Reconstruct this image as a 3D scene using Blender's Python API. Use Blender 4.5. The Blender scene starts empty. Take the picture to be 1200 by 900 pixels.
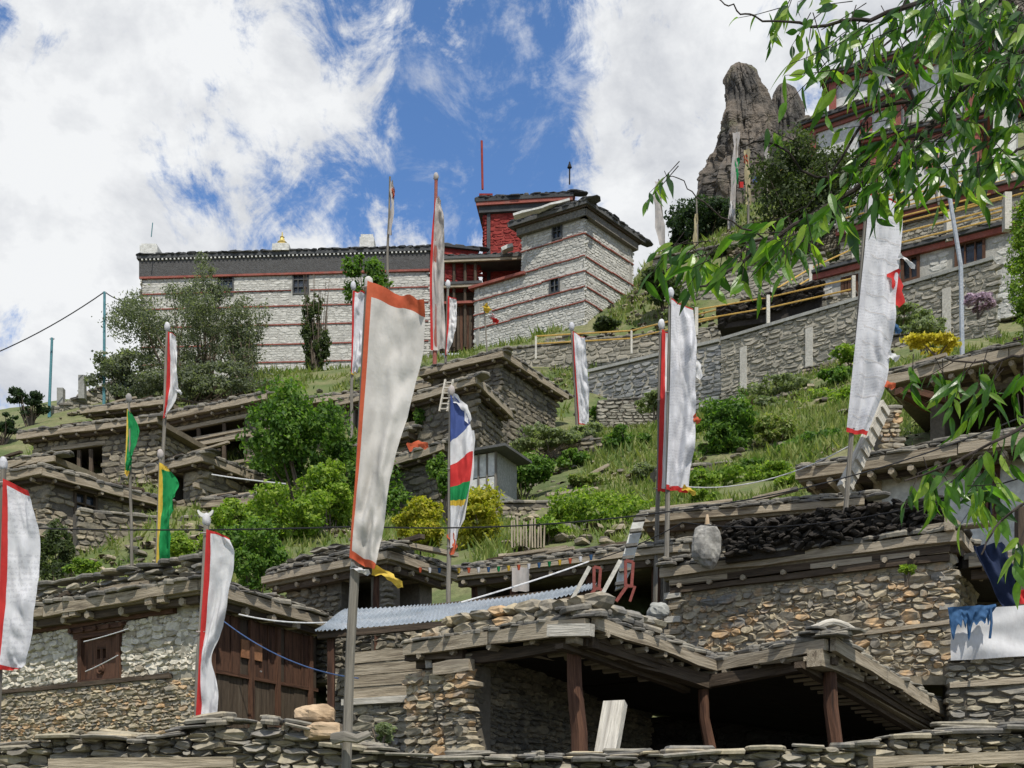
import bpy, math, random
import numpy as np
from mathutils import Vector, Matrix, noise as mnoise
random.seed(7); RNG = np.random.default_rng(7)
S = bpy.context.scene
C = bpy.data.collections.new('place'); S.collection.children.link(C)
# ------------------------------------------------------------ camera
F = 1300.0; HY = 960.0; CZ = 1.6; CX = 600.0      # focal length in px of the 1200x900 photo, horizon row, eye height
cd = bpy.data.cameras.new('camera'); cam = bpy.data.objects.new('camera', cd); C.objects.link(cam)
cd.sensor_width = 36; cd.lens = 36 * F / 1200; cd.shift_y = (HY - 450) / 1200; cd.clip_start = .1; cd.clip_end = 6000
cam.location = (0, 0, CZ); cam.rotation_euler = (math.pi / 2, 0, 0); S.camera = cam
S.render.resolution_x = 1024; S.render.resolution_y = 768
# ------------------------------------------------------------ light
SUN_EL = math.radians(58); SUN_AZ = math.radians(163)     # azimuth clockwise from +Y (the way the camera looks)
sd = bpy.data.lights.new('sun', 'SUN'); sun = bpy.data.objects.new('sun', sd); C.objects.link(sun)
sd.energy = 3.3; sd.angle = math.radians(.6); sd.color = (1, .95, .86)
sdir = Vector((math.sin(SUN_AZ) * math.cos(SUN_EL), math.cos(SUN_AZ) * math.cos(SUN_EL), math.sin(SUN_EL)))
sun.rotation_euler = sdir.to_track_quat('Z', 'Y').to_euler(); sun.location = sdir * 200
S.view_settings.view_transform = 'Standard'; S.view_settings.look = 'None'; S.view_settings.gamma = 1; S.view_settings.exposure = 0.6
W = bpy.data.worlds.new('World'); S.world = W; W.use_nodes = True
def pdir(px, py): return Vector(((px - CX) / F, 1, (HY - py) / F)).normalized()
def build_world():
    nt = W.node_tree; N = nt.nodes; L = nt.links; N.clear()
    def m(op, a, b=None, c=None):
        n = N.new('ShaderNodeMath'); n.operation = op
        for i, v in enumerate((a, b, c)):
            if v is None: continue
            if isinstance(v, (int, float)): n.inputs[i].default_value = v
            else: L.new(v, n.inputs[i])
        return n.outputs[0]
    out = N.new('ShaderNodeOutputWorld'); bg = N.new('ShaderNodeBackground'); L.new(bg.outputs[0], out.inputs[0])
    sky = N.new('ShaderNodeTexSky'); sky.sky_type = 'NISHITA'; sky.sun_disc = False; sky.sun_elevation = SUN_EL; sky.sun_rotation = SUN_AZ
    sky.altitude = 3300; sky.dust_density = .4; sky.ozone_density = 2.2
    tc = N.new('ShaderNodeTexCoord'); d = tc.outputs['Generated']
    def noi(scale, det, rough, dist=0, off=(0, 0, 0), sc=(1, 1, 1)):
        mp = N.new('ShaderNodeMapping'); L.new(d, mp.inputs[0]); mp.inputs['Location'].default_value = off; mp.inputs['Scale'].default_value = sc
        n = N.new('ShaderNodeTexNoise'); L.new(mp.outputs[0], n.inputs[0]); n.inputs['Scale'].default_value = scale
        n.inputs['Detail'].default_value = det; n.inputs['Roughness'].default_value = rough; n.inputs['Distortion'].default_value = dist
        return n.outputs[0]
    n1 = noi(6.5, 14, .66, .5, (.3, .1, .2)); n2 = noi(19, 12, .68, .5, (2, 1, 4))
    fld = m('ADD', m('MULTIPLY', n1, 2.3), m('MULTIPLY', n2, 1.7))          # mean about 2.0          # mean ~ .72
    # openings of blue sky and thicker banks, each a soft spot round a direction
    spots = [(560, 110, 80, -.8), (470, 95, 60, -.7), (615, 30, 60, -.8), (665, 170, 52, -.9), (600, 235, 70, -.75), (480, 190, 66, -.85), (400, 245, 45, -.6), (240, 245, 42, -.75),
             (5, 15, 40, -.9), (395, 55, 32, -.45), (500, 260, 50, -.35), (290, 240, 40, -.4), (585, 180, 26, .55), (450, 150, 38, .5), (420, 30, 60, .35), (450, 60, 30, .4), (545, 55, 24, .55), (480, 215, 26, .35), (612, 85, 18, .3), (700, 190, 40, .4), (530, 290, 40, .3), (180, 120, 200, .55), (900, 120, 210, .62), (60, 380, 120, .25), (745, 80, 60, .45), (520, 40, 30, .3), (715, 160, 40, .3), (30, 250, 120, .3)]
    acc = None
    for px, py, r, a in spots:
        v = N.new('ShaderNodeVectorMath'); v.operation = 'DISTANCE'; L.new(d, v.inputs[0]); v.inputs[1].default_value = pdir(px, py)
        k = F * 1.16
        x = m('DIVIDE', v.outputs['Value'], r * 1.5 / k); g = m('MULTIPLY', m('POWER', 2.718, m('MULTIPLY', m('MULTIPLY', x, x), -1.0)), a)
        acc = g if acc is None else m('ADD', acc, g)
    cov = m('ADD', fld, m('MULTIPLY', acc, .52))
    mr = N.new('ShaderNodeMapRange'); mr.interpolation_type = 'SMOOTHSTEP'; L.new(cov, mr.inputs[0]); mr.inputs[1].default_value = 1.72; mr.inputs[2].default_value = 2.18
    w1 = noi(11, 14, .68, .4, (3, 8, 2), (1, 1.7, 1.2)); wr_ = N.new('ShaderNodeMapRange'); wr_.interpolation_type = 'SMOOTHSTEP'; L.new(w1, wr_.inputs[0]); wr_.inputs[1].default_value = .50; wr_.inputs[2].default_value = .72; wr_.inputs[4].default_value = .6
    cover = m('MAXIMUM', mr.outputs[0], wr_.outputs[0])
    # cloud brightness: thick parts greyer
    n3 = noi(7, 8, .6, .2, (5, 3, 1), (1, 1, 1.6)); n4 = noi(26, 6, .6, 0, (1, 7, 1))
    br = N.new('ShaderNodeMapRange'); L.new(m('ADD', m('MULTIPLY', n3, .75), m('MULTIPLY', n4, .25)), br.inputs[0]); br.inputs[1].default_value = .38; br.inputs[2].default_value = .56
    cr = N.new('ShaderNodeMix'); cr.data_type = 'RGBA'; L.new(br.outputs[0], cr.inputs['Factor'])
    cr.inputs['A'].default_value = (3.9, 4.05, 4.35, 1); cr.inputs['B'].default_value = (5.95, 6.05, 6.15, 1)
    hs = N.new('ShaderNodeHueSaturation'); L.new(sky.outputs[0], hs.inputs['Color']); hs.inputs['Saturation'].default_value = 1.12; hs.inputs['Value'].default_value = 1.5
    mx = N.new('ShaderNodeMix'); mx.data_type = 'RGBA'; L.new(cover, mx.inputs['Factor']); L.new(hs.outputs[0], mx.inputs['A']); L.new(cr.outputs['Result'], mx.inputs['B'])
    L.new(mx.outputs['Result'], bg.inputs[0]); bg.inputs[1].default_value = .1
build_world()
# ------------------------------------------------------------ pixel <-> place
def P(px, py, Y): return Vector(((px - CX) / F * Y, Y, CZ + (HY - py) / F * Y))
def lev(px, py, z):
    Y = (z - CZ) * F / (HY - py); return P(px, py, Y)
def proj(v): return (CX + v[0] / v[1] * F, HY - (v[2] - CZ) / v[1] * F) if v[1] > .2 else (-9e9, 9e9)
# ------------------------------------------------------------ materials
def rgb(c): return (c[0], c[1], c[2], 1)
def mat(name, cols, rough=.9, speck=1.0, printed=0, nscale=1.2, bump=.4, bscale=14, island=.6, stain=None, trans=0, spec=.25, coord='pos', stretch=(1, 1, 1), bdist=.02, metal=0):
    m = bpy.data.materials.new(name); m.use_nodes = True; nt = m.node_tree; N = nt.nodes; L = nt.links
    b = N['Principled BSDF']; b.inputs['Roughness'].default_value = rough; b.inputs['Specular IOR Level'].default_value = spec; b.inputs['Metallic'].default_value = metal
    if coord == 'pos': g = N.new('ShaderNodeNewGeometry'); co = g.outputs['Position']
    elif coord == 'grain': a = N.new('ShaderNodeAttribute'); a.attribute_name = 'g'; co = a.outputs['Vector']; g = N.new('ShaderNodeNewGeometry')
    mp = N.new('ShaderNodeMapping'); L.new(co, mp.inputs[0]); mp.inputs['Scale'].default_value = stretch
    n = N.new('ShaderNodeTexNoise'); L.new(mp.outputs[0], n.inputs[0]); n.inputs['Scale'].default_value = nscale; n.inputs['Detail'].default_value = 6; n.inputs['Roughness'].default_value = .62
    oi = N.new('ShaderNodeObjectInfo')
    ad = N.new('ShaderNodeMath'); ad.operation = 'ADD'; L.new(g.outputs['Random Per Island'], ad.inputs[0]); L.new(oi.outputs['Random'], ad.inputs[1])
    fr = N.new('ShaderNodeMath'); fr.operation = 'FRACT'; L.new(ad.outputs[0], fr.inputs[0])
    st = N.new('ShaderNodeMapRange'); L.new(n.outputs[0], st.inputs[0]); st.inputs[1].default_value = .28; st.inputs[2].default_value = .72
    mx = N.new('ShaderNodeMix'); mx.inputs['Factor'].default_value = island; L.new(st.outputs[0], mx.inputs['A']); L.new(fr.outputs[0], mx.inputs['B'])
    r = N.new('ShaderNodeValToRGB'); L.new(mx.outputs[0], r.inputs[0]); e = r.color_ramp.elements
    for i, c in enumerate(cols):
        x = .12 + .76 * i / (len(cols) - 1) if len(cols) > 1 else .5
        if i < 2 and i < len(e): e[i].position = x; e[i].color = rgb(c)
        else: q = e.new(x); q.color = rgb(c)
    if len(cols) == 1: e[1].color = rgb(cols[0]); e[1].position = 1
    col = r.outputs[0]
    # fine speckle
    n2 = N.new('ShaderNodeTexNoise'); L.new(mp.outputs[0], n2.inputs[0]); n2.inputs['Scale'].default_value = bscale; n2.inputs['Detail'].default_value = 5; n2.inputs['Roughness'].default_value = .7
    sp = N.new('ShaderNodeMapRange'); L.new(n2.outputs[0], sp.inputs[0]); sp.inputs[1].default_value = .3; sp.inputs[2].default_value = .7; sp.inputs[3].default_value = 1 - .32 * speck; sp.inputs[4].default_value = 1 + .25 * speck
    vm = N.new('ShaderNodeVectorMath'); vm.operation = 'SCALE'; L.new(col, vm.inputs[0]); L.new(sp.outputs[0], vm.inputs['Scale']); col = vm.outputs[0]
    if stain:
        sc, thr, amt = stain[:3]; n3 = N.new('ShaderNodeTexNoise'); L.new(co, n3.inputs[0]); n3.inputs['Scale'].default_value = sc; n3.inputs['Detail'].default_value = 7; n3.inputs['Roughness'].default_value = .65
        q = N.new('ShaderNodeMapRange'); L.new(n3.outputs[0], q.inputs[0]); q.inputs[1].default_value = thr; q.inputs[2].default_value = thr + .12; q.inputs[4].default_value = amt
        m2 = N.new('ShaderNodeMix'); m2.data_type = 'RGBA'; L.new(q.outputs[0], m2.inputs['Factor']); L.new(col, m2.inputs['A']); m2.inputs['B'].default_value = rgb(stain[3]); col = m2.outputs['Result']
    if printed:      # faint block-printed lines of script
        def mm(op, a_, b_):
            n_ = N.new('ShaderNodeMath'); n_.operation = op
            for i_, v_ in enumerate((a_, b_)):
                if isinstance(v_, (int, float)): n_.inputs[i_].default_value = v_
                else: L.new(v_, n_.inputs[i_])
            return n_.outputs[0]
        sx = N.new('ShaderNodeSeparateXYZ'); L.new(co, sx.inputs[0]); line = mm('GREATER_THAN', mm('SINE', mm('MULTIPLY', sx.outputs[2], 6.283 / .055), 0), -.2)
        pn = N.new('ShaderNodeTexNoise'); pm = N.new('ShaderNodeMapping'); pm.inputs['Scale'].default_value = (60, 8, 34); L.new(co, pm.inputs[0]); L.new(pm.outputs[0], pn.inputs[0]); pn.inputs['Scale'].default_value = 1; pn.inputs['Detail'].default_value = 2
        blk = mm('GREATER_THAN', mm('SINE', mm('MULTIPLY', sx.outputs[2], 6.283 / .62), 0), -.75)
        f_ = mm('MULTIPLY', mm('MULTIPLY', mm('MULTIPLY', line, mm('GREATER_THAN', pn.outputs[0], .5)), blk), printed)
        m3 = N.new('ShaderNodeMix'); m3.data_type = 'RGBA'; L.new(f_, m3.inputs['Factor']); L.new(col, m3.inputs['A']); m3.inputs['B'].default_value = (.22, .22, .26, 1); col = m3.outputs['Result']
    L.new(col, b.inputs['Base Color'])
    if bump:
        bp = N.new('ShaderNodeBump'); bp.inputs['Strength'].default_value = bump; bp.inputs['Distance'].default_value = bdist; L.new(n2.outputs[0], bp.inputs['Height']); L.new(bp.outputs[0], b.inputs['Normal'])
    if trans:
        t = N.new('ShaderNodeBsdfTranslucent'); s2 = N.new('ShaderNodeMixShader'); s2.inputs[0].default_value = trans
        v2 = N.new('ShaderNodeVectorMath'); v2.operation = 'MULTIPLY'; L.new(col, v2.inputs[0]); v2.inputs[1].default_value = stretch if False else ((1.5, 1.7, .8) if 'leaf' in name or 'foliage' in name else (1, 1, 1))
        L.new(v2.outputs[0], t.inputs[0]); L.new(b.outputs[0], s2.inputs[1]); L.new(t.outputs[0], s2.inputs[2])
        L.new(s2.outputs[0], N['Material Output'].inputs[0])
    return m
M = {}
M['stone'] = mat('grey_stone', [(.10, .093, .082), (.21, .19, .15), (.31, .275, .20), (.17, .163, .15), (.41, .355, .25)], stain=(2.2, .62, .5, (.14, .13, .10)))
M['stone_warm'] = mat('warm_stone', [(.13, .112, .085), (.29, .25, .18), (.22, .20, .165), (.40, .335, .22), (.27, .24, .185), (.45, .30, .16), (.19, .185, .17)], stain=(1.5, .6, .4, (.18, .165, .13)))
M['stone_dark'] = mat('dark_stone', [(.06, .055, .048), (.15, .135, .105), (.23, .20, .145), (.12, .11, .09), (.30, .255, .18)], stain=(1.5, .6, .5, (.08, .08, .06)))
M['stone_far'] = mat('hill_stone', [(.08, .07, .058), (.20, .175, .13), (.31, .265, .185), (.14, .13, .105), (.38, .315, .205)], bump=.25)
M['stone_wall'] = mat('coursed_grey_stone', [(.17, .16, .135), (.25, .235, .19), (.32, .295, .24), (.21, .20, .17), (.37, .34, .27)], bump=.25)
M['stone_cool'] = mat('coursed_cool_stone', [(.13, .135, .135), (.20, .205, .20), (.26, .26, .245), (.17, .175, .18), (.31, .29, .24)], bump=.25)
M['white_stone'] = mat('whitewashed_stone', [(.38, .35, .28), (.50, .465, .38), (.57, .53, .44), (.42, .385, .31), (.28, .245, .185)], stain=(1.8, .60, .7, (.27, .235, .18)), bump=.5)
M['white_tower'] = mat('whitewashed_tower_stone', [(.40, .395, .36), (.48, .47, .43), (.52, .51, .465), (.44, .43, .395), (.32, .31, .28)], bump=.4, island=.5, nscale=.5, stain=(.35, .54, .4, (.25, .24, .21)))
M['grey_lump'] = mat('grey_standing_stone', [(.14, .135, .12), (.24, .23, .21), (.30, .29, .26)], island=0, nscale=6)
M['plaster'] = mat('white_plaster', [(.42, .42, .39), (.52, .52, .49), (.58, .58, .55)], bump=.5, bscale=5, island=0, stain=(.5, .6, .35, (.38, .37, .33)))
M['mortar'] = mat('earth_mortar', [(.085, .075, .06), (.14, .122, .095)], island=0)
M['mortar_light'] = mat('pale_mortar', [(.27, .25, .20), (.40, .37, .30)], island=0)
M['mortar_tower'] = mat('tower_mortar', [(.30, .295, .265), (.40, .39, .355)], island=0)
M['mortar_warm'] = mat('warm_mortar', [(.16, .14, .10), (.25, .215, .155)], island=0)
M['earth'] = mat('earth', [(.12, .10, .07), (.20, .165, .115), (.15, .135, .09)], island=0, nscale=.6)
M['slate'] = mat('roof_slate', [(.06, .058, .055), (.15, .14, .12), (.24, .22, .175), (.10, .097, .092), (.33, .29, .22)], rough=.8)
M['slate_dark'] = mat('dark_slate', [(.03, .033, .036), (.065, .068, .07), (.10, .10, .095)], rough=.8)
M['wood'] = mat('weathered_wood', [(.14, .11, .08), (.27, .225, .16), (.37, .315, .235), (.21, .175, .13)], coord='grain', stretch=(.9, 14, 14), nscale=1, bscale=4, bump=.7, island=.25, rough=.85)
M['soot'] = mat('soot_black_stone', [(.012, .011, .010), (.03, .027, .024), (.045, .04, .034)])  # shade of the open shed interior, painted as near-black stone colour
M['soot_wood'] = mat('soot_black_wood', [(.012, .010, .008), (.03, .024, .018)], coord='grain', stretch=(.9, 14, 14), nscale=1, bscale=4, bump=.7, island=.3)  # roof boards coloured near black to paint the shade beneath them
M['wood_dark'] = mat('dark_wood', [(.035, .027, .02), (.075, .055, .038), (.11, .085, .06)], coord='grain', stretch=(.9, 14, 14), nscale=1, bscale=4, bump=.7, island=.25)
M['wood_red'] = mat('red_brown_wood', [(.03, .017, .012), (.065, .032, .02), (.11, .055, .033), (.045, .025, .017)], coord='grain', stretch=(.9, 12, 12), nscale=1, bscale=4, bump=.7, island=.2)
M['wood_pale'] = mat('pale_wood', [(.30, .275, .23), (.42, .39, .33), (.50, .47, .41), (.22, .20, .17)], coord='grain', stretch=(.9, 14, 14), nscale=1, bscale=4, bump=.7, island=.25)
M['wood_pole'] = mat('grey_pole_wood', [(.09, .08, .068), (.17, .155, .13), (.25, .23, .195)], coord='grain', stretch=(.8, 16, 16), nscale=1, bscale=3, bump=.5, island=.2)
M['red_paint'] = mat('ochre_red_wall', [(.13, .018, .016), (.22, .03, .026), (.28, .05, .04)], nscale=1.5, bump=.6, bscale=5, island=.5)
M['red_line'] = mat('red_string_course', [(.17, .055, .045), (.27, .085, .065), (.22, .11, .09)], nscale=1.5, island=.2)
M['red_frame'] = mat('red_metal_paint', [(.16, .04, .03), (.23, .06, .045)], rough=.5, island=0)
M['dark'] = mat('unlit_interior', [(.012, .011, .010), (.02, .018, .016)], island=0, bump=0)
M['glass'] = mat('dull_glass', [(.02, .028, .04), (.05, .06, .075)], rough=.15, spec=.5, bump=0, island=.5)
M['yellow_rail'] = mat('yellow_rail_paint', [(.52, .32, .08), (.66, .43, .12)], rough=.5, island=0, bump=.1)
M['concrete'] = mat('pale_concrete', [(.40, .38, .33), (.52, .50, .44)], island=.3)
M['tin'] = mat('corrugated_tin', [(.22, .26, .30), (.33, .37, .41), (.42, .45, .48)], rough=.42, metal=.35, island=0, bump=.1, stain=(2.5, .6, .5, (.30, .22, .16)))
M['tin_edge'] = mat('tin_rust', [(.25, .22, .2), (.4, .38, .36)], rough=.6)
def cloth(name, cols, **k): return mat(name, cols, rough=.85, trans=.38, bump=.35, bscale=7, island=0, nscale=2.5, speck=.22, bdist=.03, stretch=(1.6, 1, .8), **k)
M['cloth'] = cloth('white_banner_cloth', [(.62, .61, .62), (.70, .70, .71), (.76, .76, .77)])
M['cloth_print'] = cloth('printed_white_cloth', [(.60, .60, .63), (.69, .69, .72), (.74, .74, .77)], printed=.22)
M['cloth_old'] = cloth('aged_banner_cloth', [(.54, .515, .48), (.62, .595, .56), (.67, .645, .61)], stain=(2.5, .58, .35, (.42, .36, .28)))
M['cloth_red'] = cloth('red_cloth', [(.50, .03, .03), (.62, .05, .045)])
M['cloth_orange'] = cloth('faded_red_cloth', [(.50, .09, .04), (.62, .15, .07)])
M['cloth_faded'] = cloth('faded_ochre_cloth', [(.42, .36, .20), (.52, .46, .30)])
M['cloth_green'] = cloth('green_cloth', [(.01, .20, .06), (.02, .30, .09)])
M['cloth_blue'] = cloth('blue_cloth', [(.05, .085, .26), (.09, .13, .34)])
M['cloth_yellow'] = cloth('yellow_cloth', [(.60, .42, .04), (.72, .52, .10)])
M['cloth_grey'] = cloth('grey_weathered_cloth', [(.36, .34, .33), (.50, .47, .45), (.56, .50, .47)])
M['cloth_navy'] = cloth('navy_tarp_cloth', [(.012, .02, .05), (.03, .045, .10)])
M['cloth_brightblue'] = cloth('blue_tarp_cloth', [(.03, .09, .20), (.06, .14, .28)])
M['foil'] = lambda: None
def fol(name, cols, tr=.45): return mat(name, cols, rough=.6, trans=tr, bump=0, island=.55, nscale=.9, spec=.3)
M['f_green'] = fol('foliage_green', [(.03, .075, .014), (.065, .14, .022), (.12, .21, .032), (.19, .28, .05)])
M['f_lime'] = fol('foliage_lime', [(.05, .11, .014), (.13, .22, .026), (.23, .32, .04), (.32, .40, .06)])
M['f_yellow'] = fol('foliage_yellow', [(.13, .17, .015), (.28, .29, .025), (.46, .40, .04), (.17, .24, .025)])
M['f_grey'] = fol('foliage_greygreen', [(.06, .075, .055), (.11, .13, .085), (.17, .19, .125), (.23, .25, .16)])
M['f_olive'] = fol('foliage_olive', [(.03, .045, .018), (.06, .085, .03), (.10, .13, .05)])
M['f_pale'] = fol('foliage_pale', [(.12, .15, .07), (.18, .22, .11), (.24, .27, .15), (.10, .15, .05)])
M['f_dark'] = fol('foliage_dark', [(.015, .032, .014), (.03, .055, .022), (.05, .08, .03)])
M['leaf'] = mat('leaf_long', [(.018, .055, .012), (.05, .13, .018), (.11, .23, .026), (.27, .38, .045)], rough=.34, trans=.58, bump=.1, island=.75, spec=.6, nscale=3)
M['bark'] = mat('bark', [(.06, .045, .035), (.12, .095, .07), (.17, .14, .11)], coord='pos', nscale=3)
M['bark_dark'] = mat('dark_bark', [(.02, .015, .013), (.045, .035, .03)], nscale=3)
M['grass'] = fol('foliage_grass', [(.07, .12, .025), (.15, .21, .045), (.26, .27, .09), (.12, .20, .03)], .4)
M['flower'] = fol('foliage_flowers', [(.45, .38, .04), (.60, .5, .05)], .3)
M['flower_pink'] = fol('petals_pink', [(.35, .25, .32), (.5, .38, .45)], .3)
M['boulder'] = mat('sandy_boulder', [(.32, .22, .13), (.42, .31, .20), (.36, .28, .20)], island=.1, bscale=10)
M['slab_pale'] = mat('pale_slab', [(.22, .22, .20), (.36, .36, .33)], island=.4)
M['rock'] = mat('pinnacle_rock', [(.035, .034, .033), (.085, .078, .07), (.15, .125, .10), (.06, .057, .053)], island=0, nscale=.13, bscale=.8, bump=1, bdist=.5, stain=(.12, .56, .6, (.10, .11, .045)))
M['dung'] = mat('black_fuel_cakes', [(.012, .011, .010), (.03, .026, .022), (.05, .042, .035)], bump=.8)
M['wire'] = mat('black_wire', [(.02, .02, .022)], bump=0); M['wire_blue'] = mat('blue_cable', [(.05, .09, .2)], bump=0); M['wire_white'] = mat('white_string', [(.6, .6, .6)], bump=0)
M['teal'] = mat('teal_pole_paint', [(.06, .17, .2), (.10, .24, .27)], island=0, bump=.1)
M['steel'] = mat('galvanised_steel', [(.35, .37, .38), (.45, .46, .47)], rough=.45, metal=.5, island=0, bump=.05)
M['gold'] = mat('gilded_metal', [(.55, .42, .12), (.7, .55, .2)], rough=.35, metal=.6, bump=.05)
# ------------------------------------------------------------ mesh building
class MB:
    def __init__(s): s.v = []; s.q = []; s.t = []; s.g = []; s.n = 0; s.qm = []; s.tm = []
    def add(s, v, q=None, t=None, g=None, mi=0):
        v = np.asarray(v, float).reshape(-1, 3)
        s.v.append(v); s.g.append(v if g is None else np.asarray(g, float))
        if q is not None and len(q): q = np.asarray(q, int).reshape(-1, 4) + s.n; s.q.append(q); s.qm.append(np.full(len(q), mi))
        if t is not None and len(t): t = np.asarray(t, int).reshape(-1, 3) + s.n; s.t.append(t); s.tm.append(np.full(len(t), mi))
        s.n += len(v); return s
    def mesh(s, name, m, origin=(0, 0, 0), smooth=False, grain=False):
        me = bpy.data.meshes.new(name); V = np.concatenate(s.v) - np.asarray(origin)
        q = np.concatenate(s.q) if s.q else np.zeros((0, 4), int); t = np.concatenate(s.t) if s.t else np.zeros((0, 3), int)
        me.vertices.add(len(V)); me.vertices.foreach_set('co', V.ravel())
        me.loops.add(q.size + t.size); me.loops.foreach_set('vertex_index', np.concatenate([q.ravel(), t.ravel()]).astype(np.int32))
        me.polygons.add(len(q) + len(t)); ls = np.concatenate([np.arange(len(q)) * 4, q.size + np.arange(len(t)) * 3]).astype(np.int32)
        me.polygons.foreach_set('loop_start', ls)
        mi = np.concatenate(s.qm + s.tm) if (s.qm or s.tm) else []
        me.polygons.foreach_set('material_index', np.asarray(mi, np.int32))
        me.polygons.foreach_set('use_smooth', np.full(len(q) + len(t), smooth))
        if grain:
            a = me.attributes.new('g', 'FLOAT_VECTOR', 'POINT'); a.data.foreach_set('vector', np.concatenate(s.g).ravel())
        for x in (m if isinstance(m, (list, tuple)) else [m]): me.materials.append(x)
        me.update(calc_edges=True); me.validate(); return me
    def build(s, name, m, parent=None, smooth=False, kind=None, label=None):
        if s.n == 0: return None
        o0 = root_loc(parent); ms = m if isinstance(m, (list, tuple)) else [m]
        gr = any('wood' in x.name for x in ms)
        me = s.mesh(name, m, o0, smooth, gr); o = bpy.data.objects.new(name, me); C.objects.link(o)
        if parent: o.parent = parent
        if kind: o['kind'] = kind
        if label: o['label'] = label
        return o
def root_loc(p):
    if p is None: return (0, 0, 0)
    while p.parent: p = p.parent
    return p.location.copy() if p.type == 'EMPTY' else (0, 0, 0)
def thing(name, label, cat, loc, group=None):
    o = bpy.data.objects.new(name, None); C.objects.link(o); o.location = Vector(loc); o['label'] = label; o['category'] = cat; o.empty_display_size = .2
    if group: o['group'] = group
    return o
def tag(o, label=None, cat=None, group=None, kind=None):
    if label: o['label'] = label
    if cat: o['category'] = cat
    if group: o['group'] = group
    if kind: o['kind'] = kind
    return o
BQ = [(0, 3, 2, 1), (4, 5, 6, 7), (0, 1, 5, 4), (1, 2, 6, 5), (2, 3, 7, 6), (3, 0, 4, 7)]
def hexa(mb, c8, mi=0, g=None): mb.add([tuple(c) for c in c8], BQ, g=g, mi=mi)     # bottom 4 then top 4
def rot_frame(a, b, up=Vector((0, 0, 1))):
    x = (b - a).normalized(); z = up - x * up.dot(x)
    if z.length < 1e-4: z = Vector((0, 1, 0)) - x * x.y
    z.normalize(); y = z.cross(x); return x, y, z
def beam(mb, a, b, w, h, jit=.06, seg=None, roll=0, mi=0):
    """timber of w x h from a to b (centre line), slightly crooked"""
    a = Vector(a); b = Vector(b); L = (b - a).length; x, y, z = rot_frame(a, b)
    if roll: R = Matrix.Rotation(roll, 3, x); y = R @ y; z = R @ z
    n = seg or max(1, min(8, int(L / .6) + 1)); vs = []; gs = []; off = random.random() * 50
    for i in range(n + 1):
        c = a + (b - a) * (i / n); dw = 1 + random.uniform(-jit, jit); dh = 1 + random.uniform(-jit, jit)
        c = c + z * random.uniform(-jit, jit) * h * .5 + y * random.uniform(-jit, jit) * w * .5
        for sy, sz in ((-1, -1), (1, -1), (1, 1), (-1, 1)):
            vs.append(c + y * sy * w / 2 * dw + z * sz * h / 2 * dh); gs.append((i / n * L + off, sy * w / 2 + off, sz * h / 2))
    q = [(0, 3, 2, 1), (4 * n, 4 * n + 1, 4 * n + 2, 4 * n + 3)]
    for i in range(n):
        for k in range(4): k2 = (k + 1) % 4; q.append((4 * i + k, 4 * i + k2, 4 * i + 4 + k2, 4 * i + 4 + k))
    mb.add([tuple(v) for v in vs], q, g=gs, mi=mi)
def tube(mb, pts, r0, r1=None, n=8, jit=0, mi=0):
    pts = [Vector(p) for p in pts]; r1 = r0 if r1 is None else r1; vs = []; gs = []; off = random.random() * 50; L = 0
    for i, p in enumerate(pts):
        d = (pts[min(i + 1, len(pts) - 1)] - pts[max(i - 1, 0)]).normalized(); rf = Vector((0, 1, 0)) if abs(d.y) < .9 else Vector((0, 0, 1))
        y = d.cross(rf).normalized(); z = d.cross(y); r = r0 + (r1 - r0) * i / max(1, len(pts) - 1)
        if i: L += (p - pts[i - 1]).length
        for k in range(n):
            a = 2 * math.pi * k / n; rr = r * (1 + random.uniform(-jit, jit)); vs.append(p + y * math.cos(a) * rr + z * math.sin(a) * rr); gs.append((L + off, math.cos(a) * r + off, math.sin(a) * r))
    q = []; m = len(pts)
    for i in range(m - 1):
        for k in range(n): k2 = (k + 1) % n; q.append((i * n + k, i * n + k2, i * n + n + k2, i * n + n + k))
    t = [(0, k + 1, k) for k in range(1, n - 1)] + [((m - 1) * n, (m - 1) * n + k, (m - 1) * n + k + 1) for k in range(1, n - 1)]
    mb.add([tuple(v) for v in vs], q, t, g=gs, mi=mi)
# unit stones
def stone_unit(seed, n=8, p=5.0, deep=True, cap=.84):
    r = random.Random(seed); ring = []
    for k in range(n):
        a = 2 * math.pi * (k + r.uniform(-.22, .22)) / n + .3; c, s = math.cos(a), math.sin(a); e = (abs(c) ** p + abs(s) ** p) ** (-1 / p) * .5 * r.uniform(.84, 1.08)
        ring.append((c * e, s * e))
    v = [(x, .5, z) for x, z in ring] + [(x, -.22, z) for x, z in ring]; tx, tz = r.uniform(-.06, .06), r.uniform(-.08, .08)
    sy = r.uniform(-.25, .25); v += [(x * cap + tx * .6, -.5 + sy * z + r.uniform(-.12, .12), z * (cap - .04) + tz * .6) for x, z in ring]
    q = []
    for j in range(2):
        for k in range(n): k2 = (k + 1) % n; q.append((j * n + k, j * n + k2, (j + 1) * n + k2, (j + 1) * n + k))
    t = [(2 * n, 2 * n + k, 2 * n + k + 1) for k in range(1, n - 1)]
    return np.array(v), np.array(q), np.array(t)
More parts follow.
